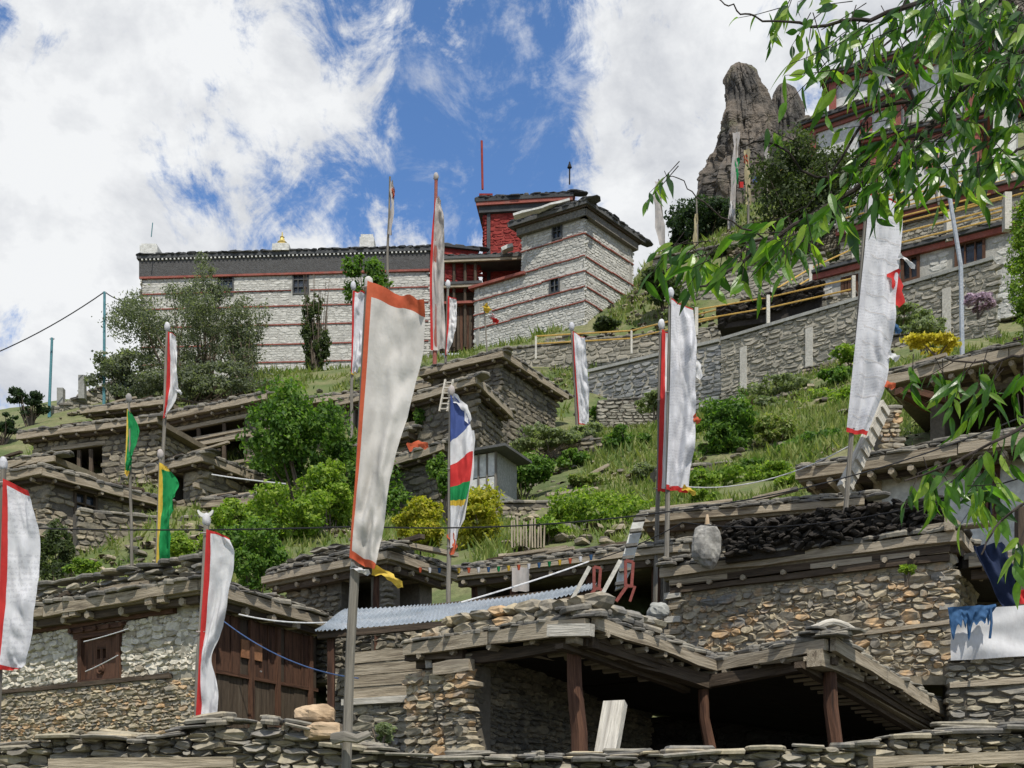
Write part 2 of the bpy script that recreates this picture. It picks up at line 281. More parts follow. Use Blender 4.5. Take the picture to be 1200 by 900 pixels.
def slab_unit(seed, n=8):
    r = random.Random(seed); ring = []
    for k in range(n):
        a = 2 * math.pi * (k + r.uniform(-.25, .25)) / n; c, s = math.cos(a), math.sin(a); e = (abs(c) ** 3.5 + abs(s) ** 3.5) ** (-1 / 3.5) * .5 * r.uniform(.82, 1.05); ring.append((c * e, s * e))
    v = [(x * .96, y * .96, -.5) for x, y in ring] + [(x * r.uniform(.97, 1.03), y, .1) for x, y in ring] + [(x * .93, y * .9, .5 + r.uniform(-.12, .12)) for x, y in ring]
    q = []
    for j in range(2):
        for k in range(n): k2 = (k + 1) % n; q.append((j * n + k, j * n + k2, (j + 1) * n + k2, (j + 1) * n + k))
    t = [(2 * n, 2 * n + k, 2 * n + k + 1) for k in range(1, n - 1)] + [(0, k + 1, k) for k in range(1, n - 1)]
    return np.array(v), np.array(q), np.array(t)
STONES = [stone_unit(i) for i in range(14)]; COBS = [stone_unit(50 + i, 8, 2.9, cap=.76) for i in range(10)]; LOWS = [stone_unit(90 + i, 6, 4) for i in range(10)]
SLABS = [slab_unit(200 + i) for i in range(12)]
_mc = {}
def shared(kind, units, i, m, name):
    k = (kind, i, m.name)
    if k not in _mc:
        mb = MB(); v, q, t = units[i]; mb.add(v, q, t); _mc[k] = mb.mesh(name, m, smooth=False)
    return _mc[k]
def place(parent, items, units, kind, m, name, nind, stuffname, minpx=8):
    """items: list of 4x4 numpy matrices with a material pick. The largest become objects, the rest one joined mesh."""
    if not items: return
    ms = m if isinstance(m, (list, tuple)) else [m]; L = np.array(root_loc(parent)); sc = []
    for A in items:
        A = A if isinstance(A, np.ndarray) else np.array(A); c = A[:3, 3]; px, py = proj(c); d = max(c[1], .5)
        sx = np.linalg.norm(A[:3, 0]) / d * F; sz = max(np.linalg.norm(A[:3, 2]), .02) / d * F
        ins = -40 < px < 1240 and -40 < py < 940
        sc.append((sx * (sz + 2) if ins and sx >= minpx else 0))
    order = sorted(range(len(items)), key=lambda i: -sc[i]); mb = MB(); cnt = 0
    for i in order:
        A = np.array(items[i]); u = random.randrange(len(units)); mm = random.randrange(len(ms))
        if cnt < nind and sc[i] > 0:
            o = bpy.data.objects.new(name, shared(kind, units, u, ms[mm], name)); C.objects.link(o); o.parent = parent
            B = A.copy(); B[:3, 3] -= L; o.matrix_basis = Matrix(B.tolist()); cnt += 1
        else:
            v, q, t = units[u]; mb.add(v @ A[:3, :3].T + A[:3, 3], q, t, mi=mm)
    if mb.n: mb.build(stuffname, ms, parent, kind='stuff')
def mtx(c, x, y, z):
    A = np.eye(4); A[:3, 0] = x; A[:3, 1] = y; A[:3, 2] = z; A[:3, 3] = c; return A
# ------------------------------------------------------------ walls
class Wall:
    def __init__(s, A, B):
        s.A = Vector((A[0], A[1], 0)); s.B = Vector((B[0], B[1], 0)); s.u = (s.B - s.A).normalized(); s.L = (s.B - s.A).length; s.n = Vector((s.u.y, -s.u.x, 0))
    def at(s, u, z, off=0): p = s.A + s.u * u + s.n * off; return Vector((p.x, p.y, z))
    def pt(s, px, py, off=0):
        d = Vector(((px - CX) / F, 1, (HY - py) / F)); o = Vector((0, 0, CZ)); A = s.A + s.n * off
        t = (A - o).dot(s.n) / d.dot(s.n); return o + d * t
    def uz(s, px, py, off=0): p = s.pt(px, py, off); return (Vector((p.x, p.y, 0)) - s.A).dot(s.u), p.z
    def rect(s, r):   # px rect -> u0,u1,z0,z1 (true level edges, taken at its middle)
        x0, y0, x1, y1 = r; xm = (x0 + x1) / 2; ym = (y0 + y1) / 2
        return s.uz(x0, ym)[0], s.uz(x1, ym)[0], s.uz(xm, y1)[1], s.uz(xm, y0)[1]
    def box(s, mb, u0, u1, z0, z1, o0, o1, mi=0, grain=0):
        c = [s.at(u0, z0, o1), s.at(u1, z0, o1), s.at(u1, z0, o0), s.at(u0, z0, o0), s.at(u0, z1, o1), s.at(u1, z1, o1), s.at(u1, z1, o0), s.at(u0, z1, o0)]
        k = random.random() * 40; l = [(u0, -o1, z0), (u1, -o1, z0), (u1, -o0, z0), (u0, -o0, z0), (u0, -o1, z1), (u1, -o1, z1), (u1, -o0, z1), (u0, -o0, z1)]
        if abs(z1 - z0) > abs(u1 - u0): l = [(c_, b_, a_) for a_, b_, c_ in l]
        hexa(mb, c, mi, [(a_ + k, b_ + k, c_) for a_, b_, c_ in l])
def backing(mb, w, z0, ztop, th, holes, mi=0, ext0=0, ext1=0):
    """ztop: function of u. holes: (u0,u1,z0,z1)"""
    us = sorted({-ext0, w.L + ext1, *[min(max(h[0], 0), w.L) for h in holes], *[min(max(h[1], 0), w.L) for h in holes]})
    fine = []
    for a, b in zip(us, us[1:]):
        n = max(1, int((b - a) / 1.5)); fine += [a + (b - a) * i / n for i in range(n)]
    fine.append(us[-1])
    for a, b in zip(fine, fine[1:]):
        if b - a < 1e-4: continue
        m_ = (a + b) / 2; hs = sorted([h for h in holes if h[0] - 1e-4 <= m_ <= h[1] + 1e-4], key=lambda h: h[2]); z = z0
        for h in hs + [None]:
            ta, tb = (ztop(a), ztop(b)) if h is None else (h[2], h[2])
            if (ta + tb) / 2 > z + .01:
                c = [w.at(a, z, 0), w.at(b, z, 0), w.at(b, z, -th), w.at(a, z, -th), w.at(a, ta, 0), w.at(b, tb, 0), w.at(b, tb, -th), w.at(a, ta, -th)]
                hexa(mb, c, mi)
            if h: z = h[3]
def stones_on(w, z0, ztop, ch, asp, holes=(), depth=.16, proud=.05, wav=.5, units=None, u0=0, u1=None, tall=.12, tight=1.0, edge=0):
    out = []; u1 = w.L if u1 is None else u1; z = z0; zt = max(ztop(u0 + (u1 - u0) * k / 6) for k in range(7)); sd_ = random.random() * 99
    while z < zt:
        h = ch * random.uniform(.68, 1.35); u = u0 - random.random() * h * .5
        while u < u1:
            ww = h * asp * random.uniform(.5, 1.75); ww = max(ww, h * .75); uc = min(u + ww / 2, u1 - .02); hh = h
            zc = z + h / 2 + ch * wav * mnoise.noise(Vector((uc * .55 / max(ch * 4, .3), sd_, z * .3)))
            if random.random() < tall: hh = h * random.uniform(1.25, 1.6)
            if zc + hh * .35 < ztop(uc) and not any(h_[0] - ww * .3 < uc < h_[1] + ww * .3 and h_[2] - hh * .3 < zc < h_[3] + hh * .3 for h_ in holes):
                c = w.at(uc, zc, proud - depth / 2 + random.uniform(-.02, .02) * (depth / .16)); a = random.uniform(-.07, .07); ca, sa = math.cos(a), math.sin(a); fl = random.choice((-1, 1))
                x = (w.u * ca + Vector((0, 0, 1)) * sa) * ww * 1.0 * tight * fl; zz = (Vector((0, 0, 1)) * ca - w.u * sa) * hh * 1.0 * tight; y = -w.n * depth
                out.append(mtx(c, x, y, zz))
            u += ww
        z += h * .97
    return out
def chinks(root, w, z0, ztop, ch, m, holes=(), proud=.012):
    it = stones_on(w, z0, ztop, ch, 1.7, holes, .1, proud=proud, wav=1.2, tall=.3, tight=1.25); mb = MB()
    for A in it: v, q, t = random.choice(LOWS); mb.add(v @ A[:3, :3].T + A[:3, 3], q, t)
    if mb.n: mb.build('chinking', M[m], root, kind='stuff')
def offset_poly(pts, d):
    n = len(pts); out = []; P2 = [Vector((p[0], p[1])) for p in pts]; ar = sum(P2[i].x * P2[(i + 1) % n].y - P2[(i + 1) % n].x * P2[i].y for i in range(n)); s = 1 if ar > 0 else -1
    for i in range(n):
        a, b, c = P2[i - 1], P2[i], P2[(i + 1) % n]; e1 = (b - a).normalized(); e2 = (c - b).normalized(); n1 = Vector((e1.y, -e1.x)) * s; n2 = Vector((e2.y, -e2.x)) * s
        k = 1 + n1.dot(n2); out.append(b + (n1 + n2) * (d / max(k, .3)))
    return out
def prism(mb, pts, z0, z1, mi=0):
    n = len(pts); vs = [(p[0], p[1], z0) for p in pts] + [(p[0], p[1], z1) for p in pts]
    q = [(i, (i + 1) % n, n + (i + 1) % n, n + i) for i in range(n)]; t = []
    if n == 4: q += [(3, 2, 1, 0), (4, 5, 6, 7)]
    else: t = [(0, i + 1, i) for i in range(1, n - 1)] + [(n, n + i, n + i + 1) for i in range(1, n - 1)]
    mb.add(vs, q, t)
def slabs_along(A, B, z, layers=2, size=.5, th=.05, jut=.12, inw=None, cover=.5, tilt=.08, seed=None, rise=0):
    """stacked flat stones along an eave A->B, set back towards inw"""
    A = Vector((A[0], A[1], 0)); B = Vector((B[0], B[1], 0)); u = (B - A).normalized(); L = (B - A).length; n = Vector((u.y, -u.x, 0)); out = []
    for l in range(layers):
        t = -.1
        while t < L + .05:
            w = size * random.uniform(.5, 1.5); d = size * random.uniform(.7, 1.3); thk = th * random.uniform(.6, 1.6); a = random.uniform(-.3, .3)
            x = (u * math.cos(a) + n * math.sin(a)) * w; y = (-n * math.cos(a) + u * math.sin(a)) * d
            tl = random.uniform(-tilt, tilt); zz = Vector((0, 0, 1)) * thk + u * (-tl * thk); x = x + Vector((0, 0, tl * w))
            c = A + u * (t + w / 2) + n * (jut * (1 - .35 * l) - d / 2 + random.uniform(-.06, .06)); out.append(mtx((c.x, c.y, z + th * (l + .5) * 1.02 + rise + random.uniform(0, .4) * th), x, y, zz))
            t += w * random.uniform(.75, .95)
        # next layer sits on this one
    return out
def house(name, label, cat, eave, Y0, i0=0, zbot=None, back=4, over=.35, wm='stone', mm='mortar', ch=.16, asp=2.2, nst=120, depth=.16, holes=(), roofth=.22, fascia='wood', fh=.16, slabm='slate', slabs=2, slabsize=.55, slabth=.06, nsl=60,
          joist=.55, joistr=.06, njoist=True, low=False, wav=.5, units=None, group=None, top_extra=None, side_back=None, stonelow=None, slabjut=.14, minpx=8):
    """eave: px points of the visible eave line, left to right, one level; walls stand `over` inside it"""
    z = P(eave[i0][0], eave[i0][1], Y0).z; E = [lev(px, py, z) for px, py in eave]
    if len(E) == 2: bk = Vector((-(E[1] - E[0]).y, (E[1] - E[0]).x, 0)).normalized() * back; bk = Vector((bk.x, bk.y, 0)); ring = [E[0], E[1], E[1] + bk, E[0] + bk]
    else: ring = [E[0], E[1], E[2], E[0] + E[2] - E[1]]
    if E and len(E) == 3 and back:
        pass
    wr = offset_poly(ring, -over); nvis = len(E) - 1; zb = zbot if zbot is not None else z - 3.2; zt = z - roofth
    root = thing(name, label, cat, (wr[0][0], wr[0][1], zb), group); walls = []; mb = MB(); 
    us = units or (LOWS if low else STONES)
    for i in range(4):
        a, b = wr[i], wr[(i + 1) % 4]; w = Wall(a, b); hs = [w.rect(h[1:5]) for h in holes if h[0] == i]; walls.append(w)
        th = .35; sh = hs
        backing(mb, w, zb, lambda u: zt, th, hs)
        mid_ = w.at(w.L / 2, 0)
        if nst >= 0 and (i < nvis or w.n.dot(Vector((0, 0, 0)) - mid_) > 0):
            it = stones_on(w, (stonelow if stonelow is not None else zb), lambda u: zt, ch, asp, sh, depth, wav=wav)
            place(root, it, us, 'L' if us is LOWS else ('C' if us is COBS else 'S'), M[wm] if isinstance(wm, str) else [M[x] for x in wm], 'stone', nst // nvis if i < nvis else 0, 'stonework' if i < nvis else 'side_stonework', minpx)
    mb.build('wall', M[mm], root)
    # roof
    rb = MB(); prism(rb, [(p[0], p[1]) for p in ring], zt + .002, z); roof = rb.build('roof', M['earth'], root)
    items = []
    for i in range(nvis):
        a, b = Vector((ring[i][0], ring[i][1], 0)), Vector((ring[i + 1][0], ring[i + 1][1], 0)); u = (b - a).normalized(); n = Vector((u.y, -u.x, 0)); L = (b - a).length
        # fascia boards
        t = 0; nb = max(1, int(round(L / 3.5)))
        for k in range(nb):
            f0 = a + u * (L * k / nb + (.01 if k else -.05)) + n * .045; f1 = a + u * (L * (k + 1) / nb + (.05 if k == nb - 1 else -.01)) + n * .045; fb = MB(); dz = random.uniform(-.02, .02)
            beam(fb, (f0.x, f0.y, z - fh / 2 + dz), (f1.x, f1.y, z - fh / 2 - dz), .08, fh, jit=.12); fb.build('fascia_board', M[fascia], root)
        fb = MB(); f0 = a - n * (over * .45) + u * .1; f1 = b - n * (over * .45) - u * .1
        beam(fb, (f0.x, f0.y, zt - .06), (f1.x, f1.y, zt - .06), .12, .12, jit=.12); fb.build('eave_beam', M['wood_dark'], root)
        if njoist:
            k = max(2, int(L / joist)); jb = []
            for j in range(k):
                c = a + u * (L * (j + .5) / k + random.uniform(-.05, .05)); jm = MB(); p0 = c + n * random.uniform(-.04, .06); p1 = c - n * (over + .3)
                tube(jm, [(p0.x, p0.y, zt - joistr * .9 - .01), (p1.x, p1.y, zt - joistr * .9 - .01)], joistr, n=6, jit=.1); jm.build('joist', M['wood'], root)
        if slabs: items += slabs_along(a, b, z, slabs, slabsize, slabth, slabjut)
    place(root, items, SLABS, 'SL', M[slabm], 'roof_slab', nsl, 'roof_slabs', minpx)
    if slabs:   # loose slabs over the roof top
        it = []; c0 = sum((Vector((p[0], p[1], 0)) for p in ring), Vector()) / 4
        for k in range(int(min(60, 14 * nvis))):
            f, g = random.random(), random.random(); p = Vector((ring[0][0], ring[0][1], 0)) * (1 - f) * (1 - g) + Vector((ring[1][0], ring[1][1], 0)) * f * (1 - g) + Vector((ring[2][0], ring[2][1], 0)) * f * g + Vector((ring[3][0], ring[3][1], 0)) * (1 - f) * g
            w_ = slabsize * random.uniform(.7, 1.3); a_ = random.random() * 6; it.append(mtx((p.x, p.y, z + .02 + slabth * .5), (math.cos(a_) * w_, math.sin(a_) * w_, 0), (-math.sin(a_) * w_, math.cos(a_) * w_, 0), (0, 0, slabth)))
        place(root, it, SLABS, 'SL', M[slabm], 'roof_slab', 0, 'loose_slabs')
    if slabs and not name.startswith('white'):
        for k in range(2 + 2 * nvis):     # old timbers lying on and along the roof edge
            i = random.randrange(nvis); a, b = Vector((ring[i][0], ring[i][1], 0)), Vector((ring[i + 1][0], ring[i + 1][1], 0)); f = random.random() * .8; n_ = Vector((b.y - a.y, a.x - b.x, 0)).normalized(); c = a.lerp(b, f) - n_ * random.uniform(.0, .5); d = (b - a).normalized() * random.uniform(.8, 1.9) + n_ * random.uniform(-.25, .25)
            zz = z + slabs * slabth + .05; fb = MB(); beam(fb, (c.x, c.y, zz), (c.x + d.x, c.y + d.y, zz + random.uniform(-.03, .12)), random.uniform(.07, .13), random.uniform(.05, .09), jit=.15); fb.build('loose_timber', M['wood' if k % 2 else 'wood_dark'], root)
    return root, walls, z, ring, wr
def frame_window(root, w, rect, frame='wood_dark', pane='glass', nx=2, nz=2, fw=.07, off=.04, name='window', sill=True, fill=None):
    u0, u1, z0, z1 = w.rect(rect) if len(rect) == 4 and not isinstance(rect, list) else rect
    mb = MB(); w.box(mb, u0, u1, z0, z0 + fw, -.2, off); w.box(mb, u0, u1, z1 - fw, z1, -.2, off); w.box(mb, u0, u0 + fw, z0 + fw, z1 - fw, -.2, off); w.box(mb, u1 - fw, u1, z0 + fw, z1 - fw, -.2, off)
    bars = fw * .55
    for i in range(1, nx): x = u0 + (u1 - u0) * i / nx; w.box(mb, x - bars / 2, x + bars / 2, z0 + fw, z1 - fw, -.12, off - .03)
    for i in range(1, nz): z = z0 + (z1 - z0) * i / nz; w.box(mb, u0 + fw, u1 - fw, z - bars / 2, z + bars / 2, -.12, off - .035)
    fo = mb.build(name, M[frame], root); pb = MB(); w.box(pb, u0 + fw * .5, u1 - fw * .5, z0 + fw * .5, z1 - fw * .5, -.16, -.10); pb.build('pane', M[pane], fo)
    return fo
# ============================================================ TERRAIN
TC = []
def tc(px, py, Y): p = P(px, py, Y); TC.append((p.x, p.y, p.z))
def tw(x, y, z): TC.append((x, y, z))
for x in (-14, -8, -3, 2, 7, 13): tw(x, -8, 0); tw(x, 2, 0); tw(x, 8, .15); tw(x, 11, .8); tw(x * 1.1, 14.5, 1.1)
for x in (-9, -6, -3, 0, 3, 6, 9): tw(x, 18, 1.6)
for x in (-16, -12, -8, -4): tw(x, 25.5, 5.4)
for x in (-18, -15, -12, -9): tw(x, 20.5, 1.6); tw(x, 16, .8)
for x in (-2, 2, 5, 8, 12): tw(x, 22.5, 5.0)
for a in [(350,662,30),(100,690,32),(0,700,32),(-150,700,32),(600,642,27),(700,642,27),(900,606,27),(1100,600,25),(1300,560,25),(750,585,33),(900,522,38),(950,452,44),(700,512,42),(1050,402,45),(1150,400,44),
          (560,602,38),(420,610,38),(250,602,36),(50,655,34),(350,565,44),(250,520,52),(100,520,52),(0,530,52),(-150,560,52),(430,560,46),(300,442,70),(200,450,70),(420,440,72),(120,470,64),(50,486,62),(0,500,62),(-150,560,62),
          (520,432,60),(600,418,62),(845,486,52),(760,505,49.5),(690,512,48),(1160,395,45.5),(780,455,56),(900,400,58),(850,300,66),(800,300,74),(1000,300,64),(1150,250,64),(1250,220,66),(930,215,88),(820,285,84),(1000,190,90),(1150,150,100),
          (760,300,90),(830,262,150),(1000,240,150),(1200,200,150)]: tc(*a)
for x in (-40, -20, 0): tw(x, 82, 31); tw(x, 100, 24); tw(x * 1.5, 140, 6)
tw(-50, 60, 12); tw(-60, 90, 8); tw(-35, 35, 5); tw(20, 110, 46); tw(10, 140, 40); tw(60, 60, 30); tw(45, 35, 12); tw(35, 15, 2); tw(-30, 15, 0); tw(70, 100, 70); tw(38, 170, 88); tw(70, 170, 95); tw(0, 170, 25); tw(30, 230, 50); tw(90, 230, 60)
tw(-90, 30, 0); tw(-100, 150, 0); tw(0, 260, 0); tw(120, 20, 5); tw(150, 120, 40)
TA = np.array(TC)
def _fit():
    d = np.sqrt(((TA[:, None, :2] - TA[None, :, :2]) ** 2).sum(-1) + 9); n = len(TA); A = np.zeros((n + 3, n + 3)); A[:n, :n] = d - np.eye(n) * .6; A[:n, n] = 1; A[:n, n + 1:] = TA[:, :2]; A[n:, :n] = A[:n, n:].T
    return np.linalg.solve(A, np.concatenate([TA[:, 2], [0, 0, 0]]))
TW_ = _fit()
def Tz(x, y):
    x = np.asarray(x, float); y = np.asarray(y, float); sh = x.shape; x = x.ravel(); y = y.ravel()
    d = np.sqrt((x[:, None] - TA[None, :, 0]) ** 2 + (y[:, None] - TA[None, :, 1]) ** 2 + 9); return (d @ TW_[:-3] + TW_[-3] + TW_[-2] * x + TW_[-1] * y).reshape(sh)
def T(x, y): return float(Tz(np.array([x]), np.array([y]))[0])
def build_terrain():
    ys = np.concatenate([np.linspace(-30, 110, 200), np.linspace(112, 260, 40)]); xs = np.linspace(-1, 1, 190)
    X, Y = np.meshgrid(xs, ys); wid = 55 + np.clip(Y, 0, 300) * .55; X = X * wid; Z = Tz(X, Y)
    n = np.array([mnoise.noise(Vector((x * .35, y * .35, 0))) * .28 + mnoise.noise(Vector((x * 1.3, y * 1.3, 3))) * .10 for x, y in zip(X.ravel(), Y.ravel())]).reshape(X.shape)
    Z = Z + n * np.clip((Y - 19) / 6, 0, 1); ny, nx = X.shape
    V = np.stack([X, Y, Z], -1).reshape(-1, 3); i = np.arange(ny - 1)[:, None] * nx + np.arange(nx - 1)[None, :]; i = i.ravel(); q = np.stack([i, i + 1, i + nx + 1, i + nx], 1)
    mb = MB(); mb.add(V, q)
    m = mat('hillside_ground', [(.06, .085, .028), (.11, .13, .05), (.17, .165, .08), (.08, .11, .034)], island=0, nscale=.35, bscale=4, bump=.8, bdist=.1, stain=(.25, .5, .7, (.075, .11, .03)))
    o = mb.build('hillside', m, smooth=True); o['kind'] = 'structure'; o['label'] = 'steep grassy hillside under the village'
    mb = MB(); s = 4500; mb.add([(-s, -s, -1.2), (s, -s, -1.2), (s, s, -1.2), (-s, s, -1.2)], [(0, 1, 2, 3)]); o = mb.build('ground', M['earth']); o['kind'] = 'structure'
build_terrain()
# ============================================================ MONASTERY ON THE RIDGE
def long_monastery():
    eave = [(160, 299), (505, 289)]
    z = P(400, 292, 79).z; E = [lev(px, py, z) for px, py in eave]; u = (E[1] - E[0]); u.z = 0; u.normalize(); n = Vector((-u.y, u.x, 0)); ring = [E[0], E[1], E[1] + n * 9, E[0] + n * 9]; wr = offset_poly(ring, -.25); zb = z - 9.6
    root = thing('monastery_hall', 'long whitewashed monastery block with dark parapet band and gilded roof finial', 'building', (wr[0][0], wr[0][1], zb))
    wins = [(254, 319, 274, 347), (343, 319, 362, 345)]; w = Wall(wr[0], wr[1]); hs = [w.rect(r) for r in wins]; mb = MB(); zt = z - .25
    for i in range(4):
        ww = Wall(wr[i], wr[(i + 1) % 4]); backing(mb, ww, zb, lambda a: zt, .4, hs if i == 0 else [])
    mb.build('wall', M['mortar_tower'], root)
    zpar = w.uz(400, 319)[1]       # bottom of the dark band
    it = stones_on(w, zb, lambda a: zpar - .02, .17, 2.4, hs, .06, proud=.012); place(root, it, LOWS, 'L', M['white_tower'], 'stone', 40, 'stonework', 9)
    it = []
    for ww in (Wall(wr[3], wr[0]),): it += stones_on(ww, zb, lambda a: zpar, .2, 2.4, (), .12, proud=.03)
    place(root, it, LOWS, 'L', M['white_tower'], 'stone', 0, 'side_stonework')
    for i in range(4):
        ww = Wall(wr[i], wr[(i + 1) % 4]); b = MB(); ww.box(b, -.1, ww.L + .1, zpar, zt, 0, .12 + i * .003); b.build('parapet_band', mat('twig_parapet%d' % i, [(.05, .052, .055), (.10, .10, .10), (.07, .068, .066)], nscale=4, bscale=12, bump=1, bdist=.06), root)
    b = MB(); w.box(b, -.1, w.L + .1, zpar - .14, zpar - .002, 0, .17); b.build('string_course', M['red_line'], root)
    for py0 in (352, 370, 392, 415, 436):   # red lines measured near x=440
        zz = w.uz(440, py0 - 14)[1]; segs = [(-.05, w.L + .05)]
        for h in hs:
            if h[2] < zz < h[3]: segs = [(a, c) for s0, s1 in segs for a, c in ((s0, h[0] - .1), (h[1] + .1, s1)) if c > a]
        for s0, s1 in segs:
            b = MB(); w.box(b, s0, s1, zz - .04, zz + .04, 0, .07); b.build('string_course', M['red_line'], root)
    for r in wins: frame_window(root, w, r, 'slate_dark', 'glass', 3, 3, .1, .06)
    rb = MB(); prism(rb, [(p[0], p[1]) for p in ring], zt + .002, z - .02); rb.build('roof', M['slate_dark'], root)
    jb = MB(); k = 70
    for j in range(k): x = w.L * (j + .5) / k; w.box(jb, x - .055, x + .055, zt - .12, zt - .01, .1, .24)
    jb.build('joist_ends', M['plaster'], root, kind='stuff')
    it = slabs_along(E[0], E[1], z - .02, 2, .7, .07, .12); place(root, it, SLABS, 'SL', M['slate_dark'], 'roof_slab', 70, 'roof_slabs')
    for a, b_, px0, px1 in ((284, 299, 163, 184), (273, 296, 421, 438)):      # pale corner turrets
        p = lev((px0 + px1) / 2, b_, z); hw = (px1 - px0) / 2 / F * 79; hh = (b_ - a) / F * 79; m2 = MB()
        prism(m2, [(p.x - hw, p.y + .1), (p.x + hw, p.y + .1), (p.x + hw, p.y + 1.2), (p.x - hw, p.y + 1.2)], z, z + hh * .85); prism(m2, [(p.x - hw * .85, p.y + .15), (p.x + hw * .85, p.y + .15), (p.x + hw * .85, p.y + 1.1), (p.x - hw * .85, p.y + 1.1)], z + hh * .85, z + hh)
        m2.build('roof_turret', M['plaster'], root)
    # gilded finial
    p = lev(328, 291, z); m2 = MB(); prism(m2, [(p.x - .6, p.y + .2), (p.x + .6, p.y + .2), (p.x + .6, p.y + 1.4), (p.x - .6, p.y + 1.4)], z, z + .45); prism(m2, [(p.x - .42, p.y + .4), (p.x + .42, p.y + .4), (p.x + .42, p.y + 1.2), (p.x - .42, p.y + 1.2)], z + .45, z + .6); fb = m2.build('finial_base', M['plaster'], root)
    m2 = MB(); c = (p.x, p.y + .8); prof = [(.42, .6), (.3, .72), (.36, .8), (.2, .95), (.13, 1.15), (.17, 1.2), (.06, 1.3), (.04, 1.55), (.01, 1.6)]
    vs = [(c[0] + r * math.cos(t * math.pi / 5), c[1] + r * math.sin(t * math.pi / 5), z + h) for r, h in prof for t in range(10)]
    m2.add(vs, [(i * 10 + k, i * 10 + (k + 1) % 10, i * 10 + 10 + (k + 1) % 10, i * 10 + 10 + k) for i in range(len(prof) - 1) for k in range(10)]); m2.build('gilded_finial', M['gold'], fb)
    m2 = MB(); c = lev(174, 284, z); tube(m2, [(c.x, c.y + .6, z + .7), (c.x + .1, c.y + .6, z + 1.7)], .035, n=5); m2.build('roof_rod', M['teal'], root)
long_monastery()
def striped_tower():
    Y0 = 65; z = P(688, 233, Y0).z; E = [lev(595, 262, z), P(688, 233, Y0), lev(757, 281, z)]
    ring = [E[0], E[1], E[2], E[0] + E[2] - E[1]]; wr = offset_poly(ring, -.55); zb = z - 11.5
    root = thing('striped_tower', 'tall whitewashed stone tower with red stripes in front of the red temple', 'building', (wr[1][0], wr[1][1], zb))
    L1 = Wall(wr[0], wr[1]); R1 = Wall(wr[1], wr[2]); zt = z - .75
    wL = L1.rect((647, 261, 659, 281)); wM = L1.rect((644, 326, 656, 344)); mb = MB()
    zs = L1.uz(688, 302)[1]      # ledge level where the lower storey is wider
    # upper storey
    for i in range(4): backing(mb, Wall(wr[i], wr[(i + 1) % 4]), zs, lambda a: zt, .4, [wL] if i == 0 else [])
    # lower storey: extends further left
    Lx = L1.pt(556, 350); ext = (Vector((Lx.x, Lx.y, 0)) - L1.A).dot(L1.u)      # negative
    a0 = L1.at(ext, 0); wr2 = [(a0.x, a0.y), (wr[1][0], wr[1][1]), (wr[2][0], wr[2][1])]; back = Vector((wr[3][0] - wr[0][0], wr[3][1] - wr[0][1], 0)); wr2.append((a0.x + back.x, a0.y + back.y)); L2 = Wall(wr2[0], wr2[1])
    wM2 = L2.rect((644, 326, 656, 344))
    for i in range(4): backing(mb, Wall(wr2[i], wr2[(i + 1) % 4]), zb, lambda a: zs - .003, .4, [wM2] if i == 0 else [])
    mb.build('wall', M['mortar_tower'], root)
    it = stones_on(L1, zs, lambda a: zt, .16, 1.9, [wL], .07, proud=.02) + stones_on(L2, zb, lambda a: zs, .16, 1.9, [wM2], .07, proud=.02) + stones_on(R1, zb, lambda a: zt, .16, 1.9, (), .07, proud=.02)
    place(root, it, LOWS, 'L', M['white_tower'], 'stone', 60, 'stonework', 8)
    zl = [P(688, y, Y0 + .62).z for y in (252, 273, 299, 317, 335, 352)]
    for j, zz in enumerate(zl):
        for w in ((L1 if zz > zs + .3 else L2), R1):
            b = MB(); t = 0
            while t < w.L:
                t2 = min(w.L + .04, t + random.uniform(.9, 1.6)); dz = random.uniform(-.03, .03); o = .13 + random.uniform(0, .03); w.box(b, t - (.04 if t == 0 else 0), t2 - .015, zz - .03 + dz, zz + .03 + dz, 0, o - .06 + (.004 if w is R1 else 0)); t = t2
            b.build('string_course', M['red_line'], root)
    frame_window(root, L1, wL_ if False else (647, 261, 659, 281), 'slate_dark', 'glass', 2, 2, .09, .07); frame_window(root, L2, (644, 326, 656, 344), 'slate_dark', 'glass', 2, 2, .09, .07)
    # parapet zone under eave: dark twig layer, then slate
    for w in (L1, R1):
        b = MB(); w.box(b, -.2, w.L + .2, zt - .0, zt + .42, -.2, .3 + (.004 if w is R1 else 0)); b.build('eave_layer', mat('eave_stone_layer', [(.10, .10, .09), (.20, .19, .165), (.14, .13, .12)], nscale=5, bscale=10, bump=1, bdist=.06), root)
        b = MB(); w.box(b, -.35, w.L + .35, zt + .42, zt + .52, -.2, .42 + (.004 if w is R1 else 0)); b.build('eave_plank', M['wood_dark'], root)
    rb = MB(); prism(rb, [(p[0], p[1]) for p in ring], zt + .525, z); rb.build('roof', M['slate_dark'], root)
    it = slabs_along(E[0], E[1], z - .05, 3, .8, .07, .1) + slabs_along(E[1], E[2], z - .05, 3, .8, .07, .1); place(root, it, SLABS, 'SL', M['slate_dark'], 'roof_slab', 90, 'roof_slabs')
    # pale whitewashed strip on roof left
    # ledge roof over lower storey on left: timber edge
    b = MB(); L2.box(b, -.3, (L1.A - L2.A).length + .3, zs, zs + .16, -.6, .25); b.build('ledge_timber', M['red_line'], root)
    pb = MB(); a = P(602, 254, 66.5); c = P(668, 236, 66.0); beam(pb, a, c, .5, .12, jit=.2); pb.build('lime_strip', M['plaster'], root)
    return z, zs
TZ, TZS = striped_tower()
